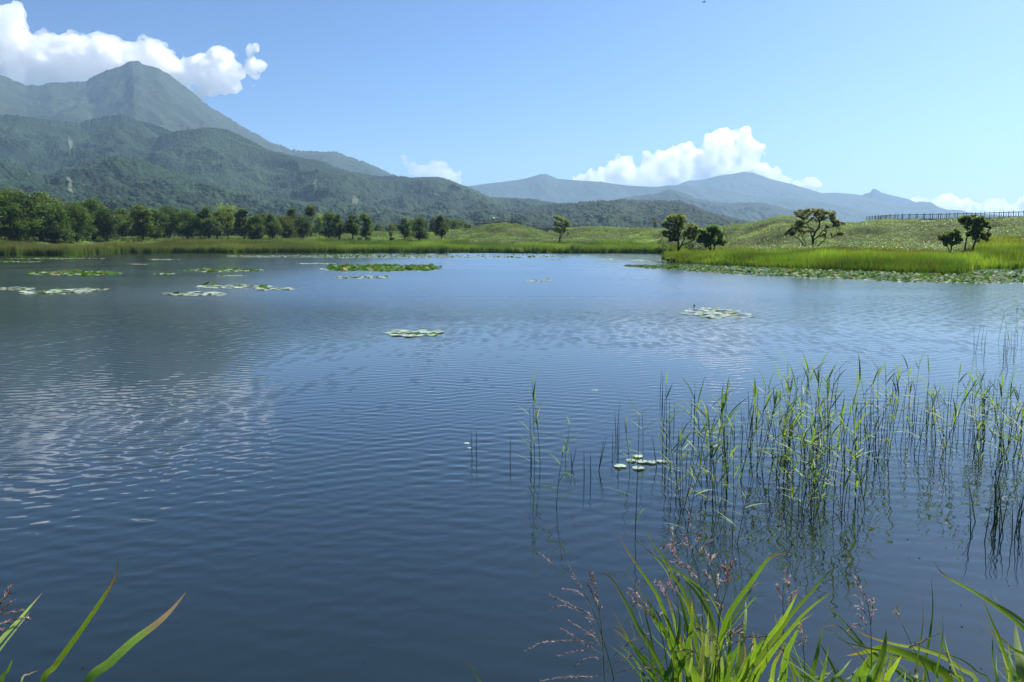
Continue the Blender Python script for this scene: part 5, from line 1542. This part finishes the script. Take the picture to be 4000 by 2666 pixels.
# flowering grass: stem and panicle with pinkish spikelets
def panicle_plant(main, branches, root, d0, label, tone=(0.52, 0.38, 0.43), sc=1.0, d1=0.12):
    ro = empty('flowering_grass', (root[0], root[1], gz(root[0], root[1])))
    tag(ro, label, 'flowering grass', None)
    off = ro.location.copy()
    P = fg_path(main, d0, d0 + d1)
    foot = Vector((root[0], root[1], off.z - 0.02))
    S = smooth([foot, foot.lerp(P[0], 0.5)] + P)
    mb = MB(); n = len(S)
    mb.tube([p - off for p in S], [0.0022 * (1 - 0.75 * i / (n - 1)) for i in range(n)], 5, (0.10, 0.13, 0.05))
    mb.build('stem', M_REED, ro, smooth=True)
    pb = MB()
    def spikes(Q, dens):
        for i in range(len(Q) - 1):
            a, b_ = Q[i], Q[i + 1]
            m_ = max(1, int((b_ - a).length / 0.0017 * dens))
            for k in range(m_):
                p = a.lerp(b_, RND.random())
                t = (b_ - a).normalized()
                d = (t * 1.0 + Vector((RND.gauss(0, 1), RND.gauss(0, 1), RND.gauss(0, 1))) * 0.26).normalized()
                ln = RND.uniform(0.009, 0.018) * sc
                c = jit(tone, RND, 0.45, 0.2)
                if RND.random() < 0.35: c = jit((0.50, 0.44, 0.38), RND, 0.3)
                if RND.random() < 0.22: c = jit((0.10, 0.05, 0.045), RND, 0.3)
                s_ = d.cross(Vector((RND.gauss(0, 1), RND.gauss(0, 1), RND.gauss(0, 1))))
                s_ = s_.normalized() if s_.length > 1e-3 else Vector((1, 0, 0))
                pb.blade([p - off, p + d * ln * 0.5 - off, p + d * ln - off], [0.0007, 0.0038 * sc, 0.0004], s_, c, 0.5)
    for br in branches:
        Q = smooth(fg_path(br, d0 + RND.uniform(-0.04, 0.1), d0 + RND.uniform(-0.06, 0.14)))
        nq = len(Q)
        pb.tube([q - off for q in Q], [0.0009] * nq, 4, (0.20, 0.17, 0.10), cap=False)
        st = int(nq * 0.25)
        spikes(Q[st:], 1.0)
    top = S[-6:]
    spikes(top, 1.1)
    pb.build('panicle', M_HEAD, ro)
    return ro
def rnd_br(path, n, ln, spread, up=0.5):
    """side branches springing from a picture path (tip first)"""
    out = []
    m_ = len(path)
    for k in range(n):
        t = RND.uniform(0.08, 0.75) * (m_ - 1); i = int(t); f = t - i
        x = path[i][0] * (1 - f) + path[min(i + 1, m_ - 1)][0] * f
        y = path[i][1] * (1 - f) + path[min(i + 1, m_ - 1)][1] * f
        s_ = RND.choice((-1, 1)); l = ln * RND.uniform(0.5, 1.1)
        out.append([(x + s_ * spread * l, y - up * l * RND.uniform(0.5, 1.1)), (x + s_ * spread * l * 0.55, y - up * l * 0.5), (x, y)])
    return out
def PP(main, extra, n, ln, spread, up, xr, d, label, tone=(0.52, 0.38, 0.43), sc=1.0):
    mg = G7(main)
    br = [G7(b_) for b_ in extra] + rnd_br(mg, max(2, int(n * 0.6)), ln, spread, up)
    panicle_plant(mg, br, root_at(xr, d - 0.1), d, label, tone, sc)
PP([(330, 175), (380, 215), (450, 270), (520, 350), (560, 430), (590, 520), (620, 620), (640, 720)],
   [[(425, 322), (490, 335), (545, 400)], [(370, 348), (450, 385), (540, 430), (570, 470)], [(375, 405), (440, 395), (540, 440)], [(268, 582), (350, 545), (500, 540), (590, 560)], [(410, 605), (470, 585), (570, 580)], [(330, 708), (450, 690), (560, 690), (620, 660)],
    [(450, 455), (520, 500), (590, 540)], [(420, 485), (500, 540), (600, 600)], [(780, 510), (700, 550), (640, 600)], [(805, 650), (720, 655), (630, 680)], [(455, 230), (485, 290), (530, 350)], [(760, 570), (690, 610), (630, 640)], [(470, 640), (540, 610), (610, 620)], [(540, 460), (560, 520), (600, 590)]], 6, 70, 0.8, 0.4, 640, 2.75,
   'large loose pinkish grass panicle drooping left of the big tuft', (0.50, 0.37, 0.42), 0.8)
PP([(535, 255), (555, 300), (572, 380), (582, 440), (590, 520), (600, 720)], [[(550, 260), (562, 320), (575, 400)], [(525, 290), (550, 340), (575, 420)]], 5, 50, 0.25, 0.9, 600, 2.8,
   'dark narrow upright grass panicle behind the large loose one', (0.15, 0.09, 0.06), 0.9)
PP([(950, 0), (958, 60), (965, 150), (1000, 300), (1010, 460), (1020, 720)],
   [[(880, 70), (885, 120), (900, 190), (960, 260)], [(840, 152), (890, 135), (935, 140), (975, 190)], [(1045, 122), (1020, 140), (1000, 170), (985, 220)], [(1012, 88), (990, 105), (980, 150)], [(880, 150), (890, 180), (930, 220), (980, 260)], [(935, 100), (960, 150), (975, 180)], [(880, 210), (930, 215), (990, 260)], [(905, 230), (950, 240), (1000, 300)]], 8, 70, 0.5, 0.7, 1000, 2.95,
   'tallest pale pink grass panicle above the big tuft')
PP([(1035, 185), (1040, 220), (1050, 260), (1070, 330), (1080, 420), (1060, 720)], [[(1012, 240), (1035, 270), (1055, 300)], [(1075, 265), (1075, 300), (1072, 340)]], 7, 60, 0.35, 0.8, 1060, 2.95, 'pink grass panicle right of the tallest pink one')
PP([(1115, 240), (1112, 290), (1105, 340), (1085, 420), (1070, 560), (1060, 720)], [[(1130, 210), (1120, 260), (1110, 320)], [(1150, 200), (1125, 250), (1115, 330)]], 9, 60, 0.25, 0.9, 1070, 2.85, 'dense pinkish brown panicle in front of the right leaning blade', (0.40, 0.24, 0.2), 1.15)
PP([(1355, 235), (1352, 280), (1346, 330), (1348, 480), (1350, 720)], [[(1320, 308), (1330, 340), (1345, 390)], [(1402, 320), (1380, 350), (1350, 400)], [(1372, 285), (1362, 320), (1350, 360)], [(1330, 310), (1335, 350), (1346, 400)], [(1390, 345), (1370, 380), (1350, 430)]], 4, 50, 0.5, 0.7, 1350, 2.95,
   'upright pale pink panicle with spread branches right of the tufts')
PP([(1645, 268), (1665, 310), (1690, 350), (1708, 430), (1715, 560), (1712, 720)], [[(1640, 345), (1670, 370), (1700, 420)], [(1650, 395), (1680, 410), (1705, 450)], [(1722, 370), (1720, 420), (1712, 480)], [(1655, 425), (1680, 450), (1708, 500)], [(1655, 300), (1675, 340), (1700, 400)], [(1620, 500), (1660, 470), (1705, 520)]], 3, 40, 0.5, 0.6, 1710, 2.95,
   'pink panicle leaning left over the bottom right tuft')
PP([(705, 320), (735, 350), (770, 390), (830, 480), (870, 720)], [[(815, 295), (840, 330), (880, 380)], [(700, 345), (740, 390), (790, 420)]], 8, 60, 0.4, 0.7, 860, 2.85, 'small pink panicle at the left side of the big tuft')
PP([(830, 300), (850, 330), (880, 390), (900, 460), (910, 720)], [[(870, 250), (880, 300), (895, 380)], [(910, 260), (905, 310), (905, 400)]], 9, 60, 0.4, 0.8, 910, 2.9, 'pink panicle buried in the middle of the big tuft')
PP([(1420, 470), (1425, 510), (1432, 570), (1437, 720)], [[(1440, 520), (1436, 545), (1432, 570)], [(1408, 545), (1420, 550), (1430, 580)]], 3, 30, 0.4, 0.5, 1440, 2.8, 'short pale dry seed head among the small dark tuft', (0.45, 0.4, 0.26))
PP([(1175, 505), (1140, 510), (1100, 540), (1080, 620), (1070, 720)], [[(1270, 520), (1200, 525), (1140, 550), (1090, 580)], [(1180, 465), (1140, 500), (1100, 540)]], 8, 55, 0.7, 0.4, 1070, 2.75, 'brown seed head arching right in front of the leaning tuft', (0.28, 0.2, 0.11))
PP([(1825, 400), (1835, 440), (1850, 480), (1885, 560), (1960, 720)], [[(1880, 565), (1920, 545), (2005, 505)], [(2050, 680), (2035, 600), (2000, 570)]], 4, 40, 0.5, 0.6, 1960, 2.85, 'thin brownish grass head over the loose right tuft', (0.22, 0.18, 0.10))
PP([(960, 480), (990, 490), (1040, 520), (1080, 560), (1080, 720)], [[(900, 580), (960, 580), (1000, 600)], [(1070, 560), (1075, 620), (1085, 700)]], 5, 45, 0.6, 0.5, 1080, 2.7, 'brown curled seed head low in the big tuft', (0.24, 0.18, 0.09))
mg = G8([(60, 375), (20, 440), (-30, 520), (-60, 640), (-80, 880)])
panicle_plant(mg, [G8(b_) for b_ in ([(45, 420), (0, 470), (-40, 540)], [(72, 455), (20, 490), (-40, 560)], [(105, 505), (40, 515), (-50, 560)], [(150, 543), (60, 550), (-50, 600)], [(20, 600), (-20, 610), (-60, 640)], [(40, 565), (-10, 575), (-60, 620)])], tuple(at_d(-80, 2666, 2.6)[:2]), 2.75,
              'dark pinkish panicle cut by the left edge', (0.24, 0.14, 0.13))

# ------------------------------------------------------------------ boardwalks
M_WOOD = plain_mat('weathered_wood', 0.8, 0.3, 0.3, 3.0)
WOODC = (0.085, 0.066, 0.066)
def boardwalk(label, pts, width, rail_h, post_gap, legs=True, name='boardwalk', inner=True, bal=True, slats=3):
    """pts: deck centre line (x,y,z) of the front edge; the walk lies behind it"""
    root = empty(name, pts[0])
    tag(root, label, 'boardwalk')
    O = Vector(pts[0])
    P = [Vector(p) - O for p in pts]
    seg = [(P[i + 1] - P[i]).length for i in range(len(P) - 1)]
    def pt(s):
        for i, l in enumerate(seg):
            if s <= l or i == len(seg) - 1:
                return P[i].lerp(P[i + 1], s / l), (P[i + 1] - P[i]).normalized()
            s -= l
    tot = sum(seg)
    dk = MB()
    for i in range(len(P) - 1):
        t = (P[i + 1] - P[i]).normalized(); nn = Vector((-t.y, t.x, 0)).normalized()
        if (O + P[i]).xy.length < (O + P[i] + nn).xy.length: pass
        else: nn = -nn
        a, b_ = P[i] + nn * width / 2, P[i + 1] + nn * width / 2
        dk.beam(a + Vector((0, 0, -0.05)), b_ + Vector((0, 0, -0.05)), width, 0.10, WOODC)
        dk.beam(P[i] + Vector((0, 0, -0.2)), P[i + 1] + Vector((0, 0, -0.2)), 0.12, 0.19, WOODC)
    dk.build('deck', M_WOOD, root)
    rails = [0.0] + ([width] if inner else [])
    baln = MB()
    for off in rails:
        rb = MB()
        for i in range(len(P) - 1):
            t = (P[i + 1] - P[i]).normalized(); nn = Vector((-t.y, t.x, 0)).normalized()
            if (O + P[i]).xy.length >= (O + P[i] + nn).xy.length: nn = -nn
            a, b_ = P[i] + nn * off, P[i + 1] + nn * off
            for z_, w_ in ((rail_h, 0.06), (0.16, 0.04)):
                rb.beam(a + Vector((0, 0, z_)), b_ + Vector((0, 0, z_)), 0.07, w_, WOODC)
        rb.build('rail', M_WOOD, root)
        s_ = 0.0
        while s_ <= tot:
            p, t = pt(s_)
            nn = Vector((-t.y, t.x, 0)).normalized()
            if (O + p).xy.length >= (O + p + nn).xy.length: nn = -nn
            q = p + nn * off
            pb = MB(); pb.box((q.x, q.y, q.z + rail_h / 2 + 0.08), (0.10, 0.10, rail_h + 0.2), math.atan2(t.y, t.x), WOODC)
            pb.box((q.x, q.y, q.z + rail_h + 0.20), (0.14, 0.14, 0.04), math.atan2(t.y, t.x), WOODC)
            pb.build('post', M_WOOD, root)
            for k in range(1, slats + 1):
                s2_ = s_ + post_gap * k / (slats + 1)
                if s2_ > tot: break
                p2_, t2 = pt(s2_)
                q2 = p2_ + nn * off
                baln.box((q2.x, q2.y, q2.z + rail_h * 0.5), (0.04, 0.04, rail_h * 0.7), math.atan2(t2.y, t2.x), WOODC)
            s_ += post_gap
    if bal:
        tag(baln.build('baluster', M_WOOD, root), kind='stuff')
    if legs:
        s_ = post_gap
        while s_ < tot:
            p, t = pt(s_)
            nn = Vector((-t.y, t.x, 0)).normalized()
            if (O + p).xy.length >= (O + p + nn).xy.length: nn = -nn
            lb = MB()
            for off in (0.25, width - 0.25):
                q = p + nn * off
                g = gz((O + q).x, (O + q).y) - O.z
                if g < q.z - 0.3:
                    lb.box((q.x, q.y, (q.z + g - 0.3) / 2 - 0.15), (0.16, 0.16, q.z - g + 0.2), 0, WOODC)
                    for sg in (-1, 1):
                        lb.beam(q + Vector((0, 0, -1.1)), q + t * sg * 0.9 + Vector((0, 0, -0.25)), 0.1, 0.12, WOODC)
            if lb.v: lb.build('leg', M_WOOD, root)
            s_ += post_gap * 2
    return root
def walk_pts(l, fh):
    return [tuple(at_d(x, y, d) - np.array([0, 0, fh])) for x, y, d in l]
boardwalk('long dark railed boardwalk running along the dune crest at right', walk_pts([(3386, 849, 226), (3430, 844, 219), (3478, 841, 213), (3612, 838.5, 207), (3731, 836, 203), (3835, 833, 200), (4000, 828, 196), (4300, 820, 190)], 1.05), 2.0, 1.05, 1.95)
boardwalk('railed boardwalk climbing over the grassy mound at centre', walk_pts([(1851, 863, 330), (1900, 861, 326), (1925, 858, 323), (1970, 854, 322), (2037, 856, 322)], 1.2), 3.5, 1.2, 2.4, legs=True)
boardwalk('raised footbridge on trestles right of the mound', walk_pts([(2068, 881, 326), (2166, 882.5, 322), (2241, 885, 318), (2330, 889, 316)], 1.25), 2.0, 1.25, 2.4)

# ------------------------------------------------------------------ walkers far away on the boardwalks
M_SKIN = plain_mat('cloth_and_skin', 0.8, 0.2)
def person_mesh(arm):
    bm = bmesh.new()
    J = {}
    def v(n, p): J[n] = bm.verts.new(p)
    v('pel', (0, 0, 0.93)); v('chest', (0, 0, 1.30)); v('neck', (0, 0, 1.46)); v('head', (0, -0.015, 1.56)); v('crown', (0, -0.005, 1.68))
    for s_, n in ((-1, 'l'), (1, 'r')):
        v('hip' + n, (0.09 * s_, 0, 0.88)); v('kn' + n, (0.10 * s_, -0.03 + 0.02 * s_, 0.48)); v('an' + n, (0.10 * s_, 0.03 * s_, 0.07)); v('toe' + n, (0.11 * s_, -0.14 + 0.03 * s_, 0.03))
        v('sh' + n, (0.18 * s_, 0, 1.40))
        if arm and s_ == 1:
            v('el' + n, (0.27, -0.10, 1.20)); v('wr' + n, (0.20, -0.24, 1.38)); v('ha' + n, (0.19, -0.26, 1.46))
        else:
            v('el' + n, (0.24 * s_, 0.02, 1.12)); v('wr' + n, (0.25 * s_, -0.06, 0.88)); v('ha' + n, (0.25 * s_, -0.08, 0.79))
    E = [('pel', 'chest'), ('chest', 'neck'), ('neck', 'head'), ('head', 'crown')]
    for n in 'lr':
        E += [('pel', 'hip' + n), ('hip' + n, 'kn' + n), ('kn' + n, 'an' + n), ('an' + n, 'toe' + n), ('chest', 'sh' + n), ('sh' + n, 'el' + n), ('el' + n, 'wr' + n), ('wr' + n, 'ha' + n)]
    for a, b_ in E: bm.edges.new((J[a], J[b_]))
    rad = {'pel': 0.15, 'chest': 0.16, 'neck': 0.06, 'head': 0.10, 'crown': 0.085, 'hip': 0.10, 'kn': 0.062, 'an': 0.045, 'toe': 0.04, 'sh': 0.07, 'el': 0.045, 'wr': 0.032, 'ha': 0.035}
    bm.verts.index_update()
    names = list(J)
    me = bpy.data.meshes.new('body'); bm.to_mesh(me); bm.free()
    o = bpy.data.objects.new('tmp', me); COL.objects.link(o)
    md = o.modifiers.new('s', 'SKIN')
    for i, n in enumerate(names):
        key = n if n in rad else n[:-1]
        me.skin_vertices[0].data[i].radius = (rad[key], rad[key] * (0.72 if key in ('pel', 'chest') else 1))
        me.skin_vertices[0].data[i].use_root = (n == 'pel')
    o.modifiers.new('ss', 'SUBSURF').render_levels = 1
    dg = bpy.context.evaluated_depsgraph_get()
    m2 = bpy.data.meshes.new_from_object(o.evaluated_get(dg))
    bpy.data.objects.remove(o)
    return m2
BODY = [person_mesh(False), person_mesh(True)]
def person(px, dist, zdeck, label, top, legs_c, arm=0, rz=0.0):
    b = at_d(px, HOR, dist)
    ro = empty('person', (b[0], b[1], zdeck), rz); tag(ro, label, 'person', 'visitors on the boardwalks')
    me = BODY[arm].copy()
    n = len(me.vertices); co = np.empty(n * 3, dtype=np.float32); me.vertices.foreach_get('co', co); co = co.reshape(-1, 3)
    c = np.ones((n, 4), dtype=np.float32)
    c[:, :3] = (0.45, 0.28, 0.2)
    c[(co[:, 2] < 1.45) & (co[:, 2] > 0.9) & (np.abs(co[:, 0]) < 0.24), :3] = top
    c[co[:, 2] <= 0.92, :3] = legs_c
    c[(co[:, 2] <= 0.92) & (np.abs(co[:, 0]) > 0.2), :3] = (0.45, 0.28, 0.2)
    c[co[:, 2] < 0.09, :3] = (0.03, 0.03, 0.03)
    at = me.color_attributes.new('Col', 'FLOAT_COLOR', 'POINT'); at.data.foreach_set('color', c.ravel())
    me.materials.clear(); me.materials.append(M_SKIN)
    bo = bpy.data.objects.new('body', me); COL.objects.link(bo); bo.parent = ro
    V = ICO_V * np.array([0.112, 0.12, 0.10]) + np.array([0, 0.012, 1.665])
    hr = mesh_obj('hair', V, ICO_F, M_SKIN, ro, np.tile(np.array((0.02, 0.015, 0.012)), (len(V), 1)), True)
    return ro
def deck_z(px, ytop, dist, h): return at_d(px, ytop, dist)[2] - h
zb = deck_z(1925, 858, 323, 1.2)
person(1927, 324.5, zb, 'person under a white parasol on the mound boardwalk', (0.3, 0.3, 0.33), (0.04, 0.04, 0.06), 1, 0.3)
mb = MB()
for k in range(10):
    a, b_ = 2 * math.pi * k / 10, 2 * math.pi * (k + 1) / 10
    mb.add([(0, 0, 0.28), (0.3 * math.cos(a), 0.3 * math.sin(a), 0.2), (0.3 * math.cos(b_), 0.3 * math.sin(b_), 0.2), (0.52 * math.cos(b_), 0.52 * math.sin(b_), 0.0), (0.52 * math.cos(a), 0.52 * math.sin(a), 0.0)], [(0, 1, 2), (1, 4, 3, 2)], (0.8, 0.8, 0.8))
b0 = at_d(1927, HOR, 324.5)
ro = empty('parasol', (b0[0] + 0.15, b0[1] - 0.2, zb + 1.78)); tag(ro, 'open white parasol held above the railing on the mound', 'parasol')
mb.build('canopy', M_SKIN, ro); mb = MB(); mb.tube([(0, 0, 0.28), (0, 0, -0.45)], [0.012, 0.012], 6, (0.05, 0.05, 0.05)); mb.build('shaft', M_SKIN, ro)
zb = deck_z(2001, 855, 322, 1.2)
person(2001, 323.5, zb, 'person in dark clothes standing at the middle of the mound railing', (0.03, 0.03, 0.04), (0.03, 0.03, 0.04))
person(2014, 323.8, zb, 'person in a pale top at the right end of the mound railing', (0.5, 0.45, 0.42), (0.05, 0.05, 0.07))
person(1995, 324.2, zb - 0.1, 'person in grey standing left of the dark clothed visitor', (0.18, 0.18, 0.2), (0.04, 0.05, 0.08))
zb = deck_z(2120, 881.8, 324.5, 1.25)
person(2104, 325.6, zb, 'leftmost walker on the footbridge in a grey top', (0.25, 0.25, 0.27), (0.05, 0.05, 0.07), 0, 1.4)
person(2117, 325.2, zb, 'walker in dark clothes near the left end of the footbridge', (0.03, 0.03, 0.04), (0.02, 0.02, 0.03), 0, 1.5)
person(2141, 324.2, zb - 0.03, 'walker in a dark top and pale trousers midway on the footbridge', (0.03, 0.03, 0.05), (0.3, 0.28, 0.25), 0, 1.3)
person(2149, 323.9, zb - 0.04, 'rightmost walker on the footbridge in a brown top', (0.14, 0.08, 0.05), (0.04, 0.04, 0.05), 0, 1.6)

# ------------------------------------------------------------------ small things
b = at_d(3285, HOR, 190); z = gz(b[0], b[1])
V = ICO_V * np.array([0.8, 0.6, 0.55]) * (1 + 0.18 * np.sin(ICO_V[:, :1] * 5 + ICO_V[:, 1:2] * 4))
tag(mesh_obj('rock', V + np.array([b[0], b[1], z + 0.75]), ICO_F, plain_mat('stone', 0.9, 0.2, 0.4, 2.0), None, np.tile(np.array((0.17, 0.16, 0.16)), (len(V), 1))), 'grey rock half buried in the dune right of the spreading tree', 'rock')
def bird():
    ro = empty('bird', tuple(at_d(2750, 9, 60)))
    tag(ro, 'tiny dark bird gliding high at the top edge of the sky', 'bird')
    mb = MB(); mb.tube([(-0.12, 0, 0), (-0.06, 0, 0), (0.02, 0, 0.01), (0.09, 0, 0.015), (0.14, 0, 0.01)], [0.012, 0.03, 0.034, 0.022, 0.004], 8, (0.02, 0.02, 0.03)); mb.build('body', M_SKIN, ro)
    for s_ in (-1, 1):
        w = MB(); w.blade([(0.02, 0, 0.02), (0.04, 0.12 * s_, 0.05), (0.0, 0.26 * s_, 0.03)], [0.08, 0.07, 0.01], Vector((1, 0, 0)), (0.025, 0.025, 0.035), 0.1); w.build('wing', M_SKIN, ro)
bird()
def fish(px, py, ln, ang, label):
    p = at_z(px, py, -0.16)
    ro = empty('fish', tuple(p), ang); tag(ro, label, 'fish', 'fish just under the water at the bottom')
    mb = MB(); mb.tube([(-0.5 * ln, 0, 0), (-0.3 * ln, 0, 0), (0, 0, 0), (0.28 * ln, 0, 0), (0.45 * ln, 0, 0), (0.5 * ln, 0, 0)], [0.015 * ln, 0.06 * ln, 0.10 * ln, 0.09 * ln, 0.05 * ln, 0.01 * ln], 8, (0.006, 0.008, 0.014)); mb.build('body', M_SKIN, ro, True)
    t = MB(); t.blade([(-0.48 * ln, 0, 0), (-0.56 * ln, 0.02 * ln, 0), (-0.66 * ln, 0, 0)], [0.03 * ln, 0.12 * ln, 0.2 * ln], Vector((0, 0.6, 0.8)), (0.006, 0.008, 0.014), 0.0); t.build('tail_fin', M_SKIN, ro)
fish(1465, 2535, 0.11, -0.45, 'largest dark fish under the water surface at bottom centre')
fish(1368, 2553, 0.085, 0.35, 'slim dark fish left of the largest fish')
fish(1240, 2559, 0.065, 0.9, 'small dark fish leftmost of the group')
fish(1438, 2476, 0.05, -0.7, 'faint small fish above the largest fish')
for i, (px, py) in enumerate(((2625, 2216), (3550, 2180), (3592, 2182), (3762, 2184), (3940, 2290), (3752, 2365), (3832, 2612), (3757, 2450), (1160, 2218), (1422, 2592), (521, 2015), (3392, 2040), (3545, 2108), (323, 2612), (1490, 2062))):
    p = at_z(px, py); r = 0.006
    mb = MB(); mb.add([(-r, 0, 0.003), (0, -r * 0.6, 0.001), (r * 1.2, 0.001, 0.003), (0, r * 0.7, 0.006), (0, 0, -0.002)], [(0, 1, 3), (1, 2, 3), (0, 4, 1), (1, 4, 2), (2, 4, 3), (3, 4, 0)], (0.03, 0.02, 0.012))
    o = mb.build('floating_scrap', M_SKIN); o.location = tuple(p); o.rotation_euler = (0, 0, i * 1.3)
    tag(o, 'tiny dark plant scrap floating alone on the open water', 'plant scrap', 'dark scraps floating on the near water')
